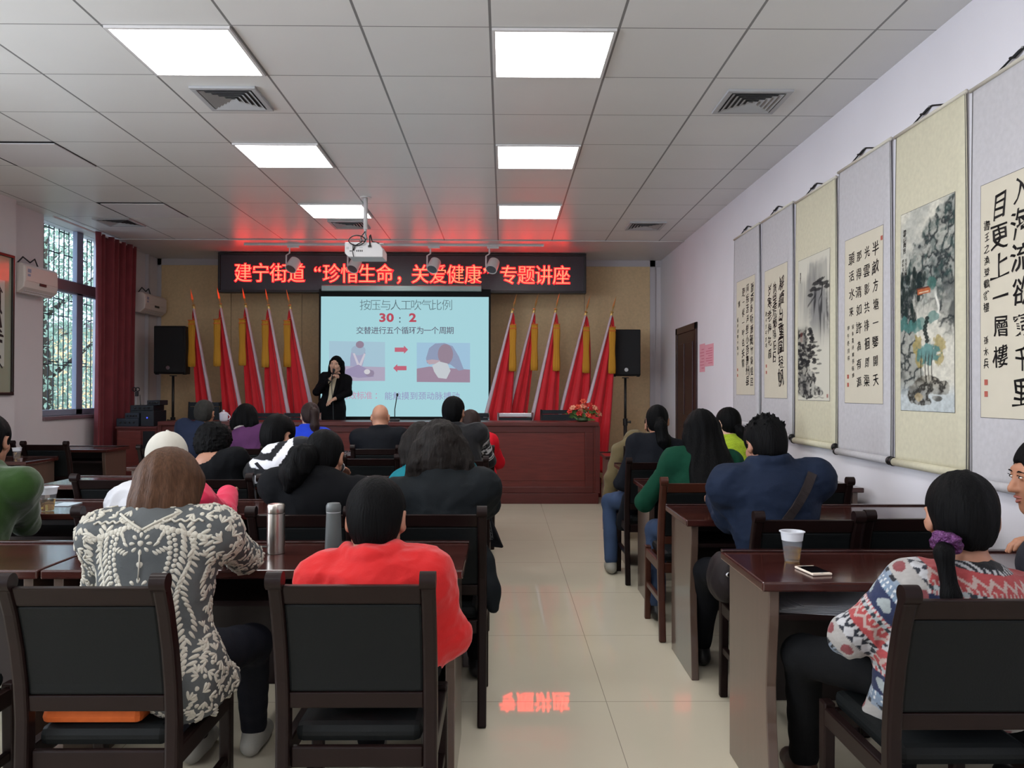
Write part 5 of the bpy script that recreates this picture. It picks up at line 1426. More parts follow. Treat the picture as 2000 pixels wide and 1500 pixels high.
def person(name_label, head, seat, top, hair, skin=None, head_rot=(0, .12), sex='f', h=.009, pants=None, shoes=None, hands=None, elbows=None, poles=None,
           sleeve=1.0, t=.016, collar=.018, hem=0.0, knees=None, feet=None, seat_z=.618, wrinkle=.006, heading=0.0, base_z=0.0, standing=False,
           colorfn=None, coat=None, shoulders=None, head_s=1.0, nose=1.0, face=False, after=None, hand_curl=(.35, .35), neckcut=0.0, bag=None, top_name='jacket', nbo=(0, 0, 0), hc=.005, twist=0.0, no_hand=False):
    skin = skin or m_skin; pants = pants or m_trouser; shoes = shoes or m_shoe
    Rw = Matrix.Rotation(-heading, 3, 'Z'); O = Vector((seat[0], seat[1], base_z))
    def loc(p): return np.array(Rw @ (Vector(p) - O))
    e = empty('person', O, name_label, 'person', None, heading)
    Hc = loc(head); R = rotm(head_rot[0], head_rot[1], head_rot[2] if len(head_rot) > 2 else 0.0)
    ks = 1.0 if sex == 'f' else 1.08; sw = shoulders or (.165 if sex == 'f' else .188)
    p0 = A3(0, 0, seat_z)
    nb = Hc + A3(0, -.048 - .10 * head_rot[1], -.150 + .14 * head_rot[1]) * head_s + A3(*nbo)
    u = unit(nb - p0); L = np.linalg.norm(nb - p0); x = unit(A3(math.cos(twist), math.sin(twist), 0)); x = unit(x - u * (x @ u)); fw = np.cross(u, x); Rt = np.stack([x, fw, u], 1)
    sh = [nb - u * .052 + x * s_ * sw + fw * .012 for s_ in (-1, 1)]
    la, lb = .285 * ks, .245 * ks
    hands = hands or [(-.14, .46, .83), (.14, .46, .83)]; poles = poles or [(-.45, -.25, -.85), (.45, -.25, -.85)]
    hd = [loc(q) if (isinstance(q, Vector)) else A3(*q) for q in hands]
    el, wr = [], []
    for i in (0, 1):
        a, b_ = ik(sh[i], hd[i], la, lb, poles[i]); el.append(a); wr.append(b_)
    if elbows:
        for i in (0, 1):
            if elbows[i] is not None:
                q = loc(elbows[i]) if isinstance(elbows[i], Vector) else A3(*elbows[i]); el[i] = q; wr[i] = hd[i]
    hip = [p0 + A3(s_ * .092, .0, -.015) for s_ in (-1, 1)]
    if standing:
        kn = [A3(s_ * .09, .02, .50) for s_ in (-1, 1)]; an = [A3(s_ * .09, -.02, .09) for s_ in (-1, 1)]
    else:
        kn = [A3(s_ * .12, .44, .545) for s_ in (-1, 1)]; an = [A3(s_ * .12, .38, .09) for s_ in (-1, 1)]
        if knees: kn = [A3(*q) for q in knees]
        if feet: an = [A3(*q) for q in feet]
    Ls = L / .50
    def torso(f, t_, tg=0):
        f.ell(p0 + u * L * .66, A3(.150 * ks + t_, .100 * ks + t_, .19 * Ls), Rt, .06, '+', tg)
        f.ell(p0 + u * L * .86 - fw * .012, A3(sw * .93 + t_ * .5, .078 + t_, .085), Rt, .05, '+', tg)
        f.ell(p0 + u * L * .36, A3(.138 * ks + t_, .105 * ks + t_, .17 * Ls), Rt, .06, '+', tg)
        f.ell(p0 + A3(0, .01, .01), A3(.165 * ks + t_, .130 * ks + t_, .115 + t_ * .5), Rt, .06, '+', tg)
        for i in (0, 1):
            f.cone(nb - u * .005, sh[i] - u * .0, .052 + t_ * .4, .044 + t_ * .5, .05, '+', tg)
            f.ell(sh[i], A3(.040, .040, .040) * ks + t_ * .6, None, .06, '+', tg)
    # ---- body: head, neck, torso, arms, hands, legs as one surface
    f = Field()
    head_field(f, Hc, R, head_s, True, nose)
    f.cone(Hc + R @ A3(0, -.030, -.065) * head_s, nb - u * .02, .047 * ks * head_s, .054 * ks, .03)
    torso(f, -.012)
    for i in (0, 1):
        f.cone(sh[i], el[i], .044 * ks, .037 * ks, .03); f.cone(el[i], wr[i], .037 * ks, .023 * ks, .02)
        if not no_hand:
            dv = unit(wr[i] - el[i]); add_hand(f, wr[i], dv + A3(0, 0, -.05), A3(0, 0, 1) if abs(dv[2]) < .8 else A3(0, 1, 0), (1 if i == 0 else -1), hand_curl[i], 1.0 if sex == 'f' else 1.08)
        f.cone(hip[i], kn[i], .072, .05, .04); f.cone(kn[i], an[i], .048, .034, .03); f.cone(an[i], an[i] + A3(0, .10, -.05), .030, .022, .02)
    V, F = f.mesh(h)
    body = mesh_np('body', V, F, skin, e)
    # ---- upper garment
    wob = Wob(len(name_label) * 7 + 3, 26, 9, (1, 1, .7)); wob2 = Wob(len(name_label) * 5 + 1, 60, 9, (1, .8, 1.3))
    def folds(P):
        w_ = np.zeros(len(P))
        for i in (0, 1):
            w_ += np.exp(-((P - el[i]) ** 2).sum(1) / .012) + .7 * np.exp(-((P - sh[i]) ** 2).sum(1) / .015)
        w_ += .8 * np.exp(-((P - p0 - u * .15) ** 2).sum(1) / .03)
        a1, a2 = wob(P), wob2(P)
        return -wrinkle * (a1 * .5 + (.55 - np.minimum(np.abs(a1) * 2.6, 1.0)) * (.5 + w_) + .7 * (.5 - np.minimum(np.abs(a2) * 2.4, 1.0)) * (.15 + .7 * w_))
    g = Field(); torso(g, t, ('torso', 0))
    for i in (0, 1):
        g.cone(sh[i], el[i], .043 * ks + t * .85, .036 * ks + t * .85, .075, '+', ('arm', i))
        we = el[i] + (wr[i] - el[i]) * .97 * sleeve
        g.cone(el[i], we, .037 * ks + t * .9, .027 * ks + t * .7, .02, '+', ('arm', i))
    if coat:                                  # skirt of a long coat hanging over the seat
        for (a, b_, ra, rb) in coat: g.cone(a, b_, ra, rb, .05, '+', ('torso', 0))
    if collar:
        ring = [nb + u * (.018 + collar) + R @ A3(0, .012, 0) + (x * math.cos(a) * (.056 * ks + t * .4) + fw * (math.sin(a) * (.056 * ks + t * .4))) - fw * 0 + u * (-.035 * max(0, math.sin(a))) for a in np.linspace(0, 2 * PI, 17)]
        for a, b_ in zip(ring, ring[1:]): g.cone(a, b_, .010 + collar * .4, .010 + collar * .4, .015, '+', ('torso', 0))
    if neckcut: g.ell(nb + u * (.03 - neckcut * .3) + fw * .01, A3(.062 + neckcut, .060 + neckcut, .035 + neckcut), Rt, .008, '-')
    for i in (0, 1):
        g.cone(el[i] + (wr[i] - el[i]) * sleeve * .93, wr[i] + (wr[i] - el[i]) * .3, .027 * ks, .027 * ks, .003, '-')
    g.plane(p0 + A3(0, 0, -.075 - hem), A3(0, .25, -1))
    GV, GF = g.mesh(h if colorfn is None else min(h, hc), folds)
    cols = None; mtop = top
    if colorfn is not None:
        ids = g.nearest(GV); cols = np.zeros((len(GV), 3)); cols[:] = colorfn(GV, g, ids, dict(p0=p0, u=u, L=L, x=x, fw=fw, sh=sh, el=el, wr=wr, nb=nb))
    tp = mesh_np(top_name, GV, GF, mtop, e, colors=cols)
    # ---- trousers and shoes
    q = Field()
    q.ell(p0 + A3(0, .01, -.01), A3(.168 * ks, .135 * ks, .11), None, .05)
    for i in (0, 1): q.cone(hip[i], kn[i], .090 * ks, .066 * ks, .05); q.cone(kn[i], an[i] + A3(0, 0, .02), .064 * ks, .050, .03)
    q.plane(p0 + A3(0, 0, .06), A3(0, 0, 1))
    wq = Wob(77, 34, 8)
    V, F = q.mesh(max(h, .010), lambda P: -.005 * wq(P)); mesh_np('trousers', V, F, pants, e)
    for i in (0, 1):
        s_ = Field(); a = an[i]; s_.cone(a + A3(0, -.035, -.048), a + A3(0, .15, -.056), .040, .036, .02); s_.cone(a + A3(0, 0, -.01), a + A3(0, .07, -.045), .042, .036, .03)
        s_.plane((0, 0, a[2] - .088), (0, 0, -1)); V, F = s_.mesh(.010); mesh_np('shoe', V, F, shoes, e)
    # ---- hair
    if hair: make_hair(e, Hc, R, head_s, hair, h)
    if face:
        def T(*p): return Vector(Hc + R @ (A3(*p) * head_s))
        for sx in (-1, 1):
            MB().ball(T(sx * .031, .0868, .006), (.0098 * head_s, .0100 * head_s, .0042 * head_s), 12, 8, Matrix(R.tolist()).to_4x4()).build('eye', m_eye_white, e, smooth=True)
            MB().ball(T(sx * .031, .0942, .0065), .0038 * head_s, 10, 6).build('iris', m_iris, e, smooth=True)
            MB().tube([T(sx * .015, .0925, .021), T(sx * .032, .0955, .025), T(sx * .048, .085, .020)], [.0016, .0024, .0012], 6).build('eyebrow', m_hair, e)
            MB().tube([T(sx * .018, .0955, .0095), T(sx * .031, .1005, .0135), T(sx * .046, .0905, .009)], [.0008, .0012, .0008], 6).build('eyelid_line', m_hair, e)
        MB().tube([T(-.021, .087, -.0585), T(-.008, .0968, -.055), T(0, .0965, -.0565), T(.008, .0968, -.055), T(.021, .087, -.0585)], [.002, .0045, .004, .0045, .002], 8).build('upper_lip', m_lip, e, smooth=True)
        MB().tube([T(-.019, .087, -.0635), T(0, .0955, -.0695), T(.019, .087, -.0635)], [.002, .0055, .002], 8).build('lower_lip', m_lip, e, smooth=True)
    ctx = dict(e=e, Hc=Hc, R=R, nb=nb, u=u, x=x, fw=fw, sh=sh, el=el, wr=wr, p0=p0, GV=GV, GF=GF, loc=loc, L=L)
    if after: after(ctx)
    return ctx

def make_hair(e, Hc, R, s, spec, h):
    kind = spec[0]; m = spec[1]; par = spec[2] if len(spec) > 2 else {}
    def T(*p): return Hc + R @ (A3(*p) * s)
    def D(v): return R @ A3(*v)
    th = par.get('th', .014); hh = min(h, .008 if kind != 'spiky' else .0040); f = Field(); disp = None
    def shell(zcut=-.055, face=True, th=th):
        f.ell(T(0, -.014, .030), (A3(.076, .095, .088) + th) * s, R, .02)
        f.ell(T(0, -.045, -.020), (A3(.062, .060, .075) + th * .7) * s, R, .03)
        return f
    def cutface(low=0.0):
        f.ell(T(0, .105, -.045 + low), A3(.078, .075, .098) * s, R, .012, '-')
    def strands(amp, freq, seed=1):
        wb = Wob(seed, freq * .25, 6); ax = R[:, 2]
        def dd(P):
            q = (P - Hc) @ R; th_ = np.arctan2(q[:, 0], -q[:, 1])
            return amp * (np.sin(th_ * freq * .5 + 3 * wb(P)) * .6 + wb(P))
        return dd
    if kind == 'short':
        shell(); cutface(par.get('fringe', 0.0))
        f.plane(T(0, -.05, par.get('nape', -.070)), D((0, .35, -1)))
        for sx in (-1, 1): f.ell(T(sx * .098, -.004, -.018), A3(.031, .044, .054) * s, R, .008, '-')
        disp = strands(par.get('amp', .003), 22)
    elif kind == 'spiky':
        shell(); cutface(); f.plane(T(0, -.05, -.060), D((0, .35, -1)))
        for sx in (-1, 1): f.ell(T(sx * .088, .005, -.030), A3(.020, .038, .044) * s, R, .008, '-')
        rr = np.random.RandomState(4)
        for k in range(130):
            a = rr.uniform(0, 6.28); b_ = rr.uniform(.05, 1.25); d_ = A3(math.sin(b_) * math.cos(a), math.sin(b_) * math.sin(a) - .1, math.cos(b_)); c = A3(0, -.014, .03) + d_ * A3(.086, .103, .097)
            d2 = unit(d_ + A3(-.35, -.7, .10)); f.cone(T(*c), T(*(c + d2 * rr.uniform(.006, .018))), .0050 * s, .001 * s, .006)
        disp = strands(.004, 20)
    elif kind == 'bald':
        for sx in (-1, 1):
            f.cone(T(sx * .074, .0, -.005), T(sx * .056, -.064, -.040), .010 * s, .008 * s, .01)
    elif kind == 'curly':
        f.ell(T(0, -.020, .035), A3(.108, .118, .105) * s, R, .02); f.ell(T(0, -.055, -.025), A3(.100, .075, .085) * s, R, .03); cutface(-.02)
        f.plane(T(0, -.05, -.095), D((0, .3, -1)))
        w1 = Wob(3, 120, 8); w2 = Wob(5, 210, 8); disp = lambda P: -.013 * np.abs(w1(P)) * 1.6 - .007 * w2(P) + .006
    elif kind in ('bob', 'long', 'frizz'):
        shell(th=th)
        Lg = par.get('L', .20); wd = par.get('w', .075); back = par.get('back', .075); flare = par.get('flare', .0)
        zdir = A3(0, 0, -1) if kind != 'bob' else D((0, 0, -1)); lean = A3(*par.get('lean', (0, -.05, 0)))
        for sx in (-1, -.5, 0, .5, 1):
            a = T(sx * wd, -.045 - .02 * (1 - abs(sx)), .02); b_ = T(sx * wd * 1.05, -.05 - .02 * (1 - abs(sx)), -.05); c = b_ + (zdir + lean) * Lg * s + A3(sx * flare, 0, 0)
            f.cone(a, b_, .040 * s, .042 * s, .03); f.cone(b_, c, .042 * s, par.get('tip', .030) * s, .035)
        for sx in (-1, 1): f.cone(T(sx * .072, par.get('sidey', .010), .03), T(sx * (wd + .006), par.get('sidey', .010) - .01, -.06) + zdir * Lg * .55 * s, .024 * s, .026 * s, .03)
        f.ell(T(0, .115, -.034), A3(.066, .090, .105) * s if par.get('face') else A3(.058, .085, .10) * s, R, .012, '-')
        if kind == 'bob': f.plane(T(0, 0, -.085) + zdir * (Lg - .03) * s, zdir + A3(0, .0, 0))
        if kind == 'frizz': w1 = Wob(9, 70, 8, (1, 1, .5)); w2 = Wob(8, 160, 8, (1, 1, .5)); disp = lambda P: -.012 * w1(P) - .008 * w2(P)
        else: disp = strands(par.get('amp', .004), 34, 2)
    elif kind == 'ponytail':
        shell(th=.010); cutface(); f.plane(T(0, -.05, -.070), D((0, .35, -1)))
        for sx in (-1, 1): f.ell(T(sx * .088, .008, -.034), A3(.020, .034, .040) * s, R, .008, '-')
        disp = strands(.0025, 30)
    elif kind == 'cap_under':
        shell(th=.006); cutface(); f.plane(T(0, -.05, -.060), D((0, .35, -1))); f.plane(T(0, 0, .03), D((0, 0, 1)))
        for sx in (-1, 1): f.ell(T(sx * .088, .008, -.034), A3(.020, .034, .040) * s, R, .008, '-')
    if par.get('z0') is not None: f.plane((0, 0, par['z0']), (0, 0, -1))
    V, F = f.mesh(hh, disp); hair = mesh_np('hair', V, F, m, e)
    if kind == 'ponytail':
        tl = Field(); pts = [T(*p) if not isinstance(p, np.ndarray) else p for p in par['tail']]; tl.chain(pts, par['r'], .02)
        wt = Wob(21, 46, 7, (1.6, 1.6, .5)); wt2 = Wob(22, 110, 7, (1.6, 1.6, .3)); am = par.get('tail_amp', .008)
        V, F = tl.mesh(hh * .8, lambda P: -am * wt(P) - am * .5 * wt2(P)); mesh_np('ponytail', V, F, m, hair)
        if 'tie' in par:
            c = pts[0] + (pts[1] - pts[0]) * par.get('tie_t', .3); n = unit(pts[1] - pts[0]); a = unit(np.cross(n, A3(0, 1, .3))); b_ = np.cross(n, a); k = Field()
            ring = [c + (a * math.cos(q) + b_ * math.sin(q)) * par.get('tie_r', .024) for q in np.linspace(0, 2 * PI, 15)]
            for p_, q_ in zip(ring, ring[1:]): k.cone(p_, q_, par.get('tie_w', .014), par.get('tie_w', .014), .006)
            wk = Wob(2, 140, 6); V, F = k.mesh(.004, lambda P: -.006 * wk(P)); mesh_np('hair_tie', V, F, par['tie'], hair)
def H(px, py, Y): return at(px, py, Y)
def sitat(key, dx=0.0, dy=.28): c = CHAIRS[key]; return (c[0] + dx, c[1] + dy)
BVH = lambda V, F: BVHTree.FromPolygons([Vector(v) for v in V], [tuple(f) for f in F])

# ---- woman in the lace blouse (nearest, left)
m_sheer = cloth('sheer_charcoal_fabric', rgb(80, 83, 84), .8, .0)
m_lace = cloth('ecru_lace', rgb(180, 176, 164), .9, .0, bump=.2, bscale=300)
def lace(c):
    """embroidered flowers, leaves and cords laid over the surface of the blouse"""
    tree_ = BVH(c['GV'], c['GF']); mb = MB(); rnd = random.Random(12)
    nb, p0, x, u, fw = Vector(c['nb']), Vector(c['p0']), Vector(c['x']), Vector(c['u']), Vector(c['fw'])
    def cast(a, z):            # a: sideways metres from the spine, z: metres below the neck, seen from behind
        o = nb + x * a - u * z - fw * .6
        hit = tree_.ray_cast(o, fw)
        return hit[0], hit[1]
    def petal(p, n, d_, l, w_, th=.0014):
        d_ = (d_ - n * d_.dot(n)).normalized(); b_ = n.cross(d_); P = []
        for k in range(10):
            a = 2 * PI * k / 10; P.append(p + d_ * (l * math.cos(a)) + b_ * (w_ * math.sin(a) * (1 + .25 * math.cos(a))) - n * .0035)
        Q = [p + (q + n * .0035 - p) * .80 + n * .0012 for q in P]
        mb.add(P + Q + [p + n * .0018], [(k, (k + 1) % 10, 10 + (k + 1) % 10, 10 + k) for k in range(10)] + [(10 + k, 10 + (k + 1) % 10, 20) for k in range(10)])
    def dot(a, z, r):
        p, n = cast(a, z)
        if p is not None: petal(p, n, u, r, r)
    def leaf(a, z, ang, l, w_):
        p, n = cast(a + math.sin(ang) * l, z - math.cos(ang) * l)
        if p is not None: petal(p, n, x * math.sin(ang) + u * math.cos(ang), l, w_)
    def flower(a, z, R_=.026, np_=8):
        dot(a, z, R_ * .42)
        for k in range(np_): leaf(a + math.sin(k * 2 * PI / np_) * R_ * .6, z - math.cos(k * 2 * PI / np_) * R_ * .6, k * 2 * PI / np_, R_ * .42, R_ * .24)
    def cord(pts, r=.0035):
        P = []
        for a, z in pts:
            p, n = cast(a, z)
            if p is not None: P.append(p + n * .002)
        if len(P) > 1: mb.tube(P, r, 6)
    for k, z in enumerate((.078, .205, .335, .46)):           # rosettes down the spine joined by a cord
        flower(0, z, .024, 8)
        for s in (-1, 1):
            for j in range(4): leaf(s * (.034 + .009 * j), z + .010 - .009 * j, s * (.9 - .3 * j), .013, .0052); leaf(s * (.032 + .009 * j), z + .020 - .004 * j, s * 2.2, .012, .005)
        cord([(0, z + .026), (0, z + .05), (0, z + .10)], .0022); dot(0, z + .060, .011)
    for s in (-1, 1):
        for k in range(34):                              # twin columns of discs and leafy vines
            z = .035 + k * .0145; a = .068 + .012 * math.sin(k * .35); dot(s * a, z, .0085); dot(s * (a + .015), z + .007, .0075)
        for k in range(30):
            z = .04 + k * .0160; a = .104 + .018 * math.sin(k * .3 + .5); leaf(s * a, z, s * .75, .018, .0070); leaf(s * (a + .004), z + .006, -s * .75, .017, .0070)
        for k in range(24):
            z = .06 + k * .0165; a = .146 + .012 * math.sin(k * .5)
            leaf(s * a, z, s * 1.1, .021, .0068); leaf(s * (a - .002), z + .008, -s * 1.0, .017, .006)
        cord([(s * (.03 + .0035 * k), .016 + .003 * math.sin(k * .9)) for k in range(38)], .0035)
        for k in range(10): dot(s * (.04 + .014 * k), .030 + .004 * k, .011)
        cord([(s * (.085 - .0085 * k), -.008 + .0048 * k) for k in range(11)], .0040)
        for k in range(9): dot(s * (.078 - .0085 * k), .004 + .0048 * k, .0075)
    # edges, sleeves, sides and skirt: scattered leaves and discs following the surface
    V = c['GV']; F = c['GF']; cen = V[F].mean(1); nr = np.cross(V[F[:, 1]] - V[F[:, 0]], V[F[:, 3]] - V[F[:, 0]]); nr /= np.linalg.norm(nr, axis=1)[:, None] + 1e-9
    order = np.random.RandomState(3).permutation(len(F)); used = {}
    for i in order:
        p = cen[i]; a = (p - c['nb']) @ c['x']; z = -(p - c['nb']) @ c['u']; back = nr[i] @ c['fw'] < -.25
        if back and abs(a) < .165 and .0 < z < .50: continue
        key = tuple((p / (.0175 if abs(a) > .15 else .0215)).astype(int))
        if any((key[0] + q, key[1] + r, key[2] + s_) in used for q in (-1, 0, 1) for r in (-1, 0, 1) for s_ in (-1, 0, 1) if abs(q) + abs(r) + abs(s_) < 2): continue
        used[key] = 1; n = Vector(nr[i]); P = Vector(p); t_ = Vector((rnd.gauss(0, 1), rnd.gauss(0, 1), rnd.gauss(0, 1)))
        if rnd.random() < .35: petal(P, n, t_, .008, .008)
        else:
            d0 = (t_ - n * t_.dot(n)).normalized()
            for s in (-1, 0, 1): petal(P + d0 * .006 + n.cross(d0) * s * .008, n, d0 + n.cross(d0) * s * .7, .0145, .0048)
    mb.build('lace_embroidery', m_lace, c['e'], smooth=True)
    # dark collar stand
    cx_, cz_ = .0, .02
P1 = person('woman with straight chestnut hair in a cream lace blouse, seen from behind at the left', H(331, 957, 2.50), sitat('A', .06), m_sheer,
            ('bob', m_hair_brown, dict(L=.125, w=.047, th=.016, tip=.036, flare=.014, amp=.003)), m_skin_light, (.05, .30), h=.0065, pants=cloth('dark_navy_trousers', rgb(24, 26, 34)), shoes=m_shoe_grey,
            hands=[(-.20, .45, .815), Vector((-1.05, 2.96, .825))], elbows=[None, Vector((-.885, 2.74, .835))], t=.020, collar=.0, hem=.06, sleeve=.9, neckcut=.012,
            coat=[((.10, -.05, .56), (.155, .02, .40), .10, .05), ((.13, .0, .58), (.17, .08, .52), .08, .06), ((-.12, -.05, .56), (-.18, .02, .46), .10, .05)],
            knees=[(-.14, .48, .51), (.14, .48, .51)], feet=[(-.14, .70, .09), (.06, .76, .09)], after=lace, top_name='blouse', wrinkle=.005, nbo=(0, .01, .035))
# scalloped dark under-collar is part of the blouse: nothing more

# ---- person in the red jacket
m_red = cloth('bright_red_jacket', rgb(190, 30, 31), .6, .2, noise=.04)
def seam(c):
    tree_ = BVH(c['GV'], c['GF']); nb, x, u, fw = Vector(c['nb']), Vector(c['x']), Vector(c['u']), Vector(c['fw']); P = []
    for k in range(21):
        a = -.165 + .0165 * k; h_ = tree_.ray_cast(nb + x * a - u * (.070 - .03 * (abs(a) / .165) ** 2) - fw * .6, fw)
        if h_[0] is not None: P.append(h_[0])
    MB().tube(P, .0024, 5).build('yoke_seam', cloth('red_seam', rgb(150, 24, 26)), c['e'])
person('person with short black hair and a bright red jacket, seen from behind', H(735, 1014, 2.42), sitat('B', .03), m_red,
       ('short', m_hair, dict(nape=-.098, th=.013, amp=.002)), m_skin, (0, .22), h=.0065, shoes=m_shoe_grey, hands=[(-.14, .34, .66), (.14, .34, .66)],
       elbows=[(-.205, .05, .69), (.205, .05, .665)], t=.026, collar=.026, wrinkle=.010, after=seam, knees=[(-.12, .44, .545), (.09, .44, .545)], feet=[(-.12, .60, .09), (.09, .78, .09)], sex='f', shoulders=.150)

# ---- second row
m_green = cloth('bottle_green_wool', rgb(35, 60, 19), .9, .3, noise=.12)
person('person in a green wool coat cut off by the left edge', H(-22, 862, 3.74), (CHAIRS['G'][0] - .06, CHAIRS['G'][1] + .28), m_green, ('short', m_hair, {}), m_skin, (.1, .1), 'm', h=.009,
       hands=[(-.16, .58, .86), (-.06, .50, .86)], t=.03, collar=.022, wrinkle=.007)
m_white = cloth('white_quilted_jacket', rgb(214, 214, 218), .75, .1)
def pinkpart(P, g, ids, c):
    s = (P - c['nb']) @ c['x']; n = Wob(4, 18, 5)(P); col = np.tile(np.array(L3(184, 184, 188)), (len(P), 1))
    col[s + .05 * n > .085] = L3(206, 46, 80)
    low = ((P - c['nb']) @ c['u'] < -.24) & (s < -.12); st = (np.sin(P[:, 2] * 240) > .1); col[low & st] = L3(214, 84, 120); return col
m_vc = attr_mat('patterned_cloth', .8, .2, bump=.15, bscale=160, sheen=.1)
def capfn(c):
    Hc, R, e = c['Hc'], c['R'], c['e']
    def T(*p): return Hc + R @ A3(*p)
    f = Field(); f.ell(T(0, -.014, .030), A3(.094, .112, .108), R, .02); f.plane(T(0, -.02, -.002), R @ A3(0, -.12, -1)); f.ell(T(0, -.118, .012), A3(.034, .03, .030), R, .006, '-')
    V, F = f.mesh(.006, lambda P: .0012 * np.sin(8 * np.arctan2(*(((P - Hc) @ R)[:, :2].T)) * .75)); mcap = cloth('off_white_cap', rgb(180, 176, 166), .85, .1)
    cp = mesh_np('cap', V, F, mcap, e)
    b_ = Field(); b_.ell(T(0, .125, .004), A3(.075, .085, .006), R, .004); V, F = b_.mesh(.005); mesh_np('visor', V, F, mcap, cp)
    MB().ball(Vector(T(0, -.014, .139)), (.008, .008, .005), 10, 6).build('button', mcap, cp)
person('person in an off-white cap and a white and pink jacket, behind the chestnut-haired woman', H(326, 900, 3.76), (CHAIRS['C1'][0] - .02, CHAIRS['C1'][1] + .28), m_vc, ('cap_under', m_hair), m_skin, (0.25, .15), 'f', h=.009,
       hands=[(-.13, .60, .86), (.13, .60, .86)], poles=[(-.35, -.25, -.85), (.35, -.25, -.85)], t=.036, collar=.02, colorfn=pinkpart, after=capfn, wrinkle=.010, shoulders=.15)
m_black = cloth('black_wool', rgb(13, 14, 17), .9, .0)
person('woman in a black jacket with a loose low ponytail and bent head', H(634, 894, 3.62), (CHAIRS['C2'][0] - .02, CHAIRS['C2'][1] + .28), m_black,
       ('ponytail', m_hair, dict(tail=[(-.03, -.10, -.01), (-.05, -.15, -.05), (-.075, -.155, -.12), (-.09, -.14, -.19)], r=[.036, .058, .056, .018], tail_amp=.012)), m_skin, (-.1, .42), h=.008,
       hands=[(-.18, .66, .86), (.18, .66, .86)], t=.024, collar=.015, wrinkle=.006, shoulders=.185)
m_coat = cloth('charcoal_coat', rgb(21, 25, 28), .75, .0)
person('woman with wide frizzy hair in a long charcoal coat beside the aisle', H(860, 884, 3.68), (CHAIRS['C3'][0] + .04, CHAIRS['C3'][1] + .28), m_coat,
       ('frizz', m_hair_frizz, dict(L=.09, w=.098, th=.034, tip=.045, flare=.02)), m_skin_light, (.12, .2), h=.008, hands=[(-.2, .62, .86), (.17, .66, .86)],
       elbows=[None, Vector((at(978, 995, 3.72).x - .075, 3.74, .875))], t=.034, collar=.02, hem=.40, shoulders=.185, wrinkle=.008,
       coat=[((.15, -.06, .64), (.185, -.10, .54), .06, .045), ((.185, -.10, .54), (.205, -.13, .47), .045, .024)])

# ---- third row
person('woman with short curly black hair and a black top, seen from behind', H(418, 868, 4.94), (CHAIRS['D1'][0] + .02, CHAIRS['D1'][1] + .28), m_black, ('curly', m_hair), m_skin, (.0, .40), h=.009, hands=[(-.10, .56, .86), (.10, .56, .86)], poles=[(-.2, -.3, -.9), (.2, -.3, -.9)], t=.014, collar=0, neckcut=.03, shoulders=.15)
def stripes(P, g, ids, c):
    col = np.zeros((len(P), 3)); s = (P - c['nb']) @ c['x']; v = -(P - c['nb']) @ c['u']
    arm = np.zeros(len(P))
    for i in (0, 1):
        m = np.array([(pr[7] == ('arm', i)) for pr in g.pr])[ids]; arm[m] = 1
    d_ = v + .55 * np.abs(s)
    for i in (0, 1):
        m = np.array([(pr[7] == ('arm', i)) for pr in g.pr])[ids]; q = P - c['sh'][i]; d_[m] = np.linalg.norm(q[m], axis=1) + .14
    zz = .006 * (np.abs(((s + P[:, 1]) * 55) % 2 - 1)); ph = ((d_ + zz + .012) / .105) % 1
    col[:] = L3(214, 214, 220); col[ph < .44] = L3(20, 20, 24); return col
def strap(c):
    tree_ = BVH(c['GV'], c['GF']); nb, x, u, fw = Vector(c['nb']), Vector(c['x']), Vector(c['u']), Vector(c['fw']); rings = []
    for k in range(24):
        a = -.10 + .2 * k / 23; z = -.0 + .40 * k / 23; h_ = tree_.ray_cast(nb + x * a - u * z - fw * .6, fw)
        if h_[0] is not None: n = h_[1]; rings.append([h_[0] + n * .006 - x * .010, h_[0] + n * .006 + x * .010, h_[0] - n * .004 + x * .010, h_[0] - n * .004 - x * .010])
    if len(rings) > 3: MB().ring_loft(rings).build('bag_strap', cloth('dark_strap', rgb(32, 32, 36)), c['e'])
person('woman with black hair in a black and white striped knit, head turned right', H(544, 852, 4.92), (CHAIRS['D2'][0] + .02, CHAIRS['D2'][1] + .28), m_vc, ('short', m_hair, dict(nape=-.085, th=.020)), m_skin, (-.45, .35), h=.009,
       hands=[(-.10, .58, .86), (.10, .58, .86)], poles=[(-.2, -.3, -.9), (.2, -.3, -.9)], t=.018, collar=.010, shoulders=.15, colorfn=stripes, after=strap, top_name='striped_sweater')
person('person in teal mostly hidden behind the frizzy-haired woman', H(822, 866, 4.95), (CHAIRS['D4'][0], CHAIRS['D4'][1] + .28), cloth('teal_jacket', rgb(24, 110, 122), .7), ('bob', m_hair_frizz, dict(L=.09, w=.078, th=.02, tip=.035)), m_skin, (0, .2), h=.010,
       hands=[(-.13, .56, .86), (.10, .56, .86)], t=.03, knees=[(-.14, .44, .545), (.03, .44, .545)], feet=[(-.14, .40, .09), (.03, .40, .09)])
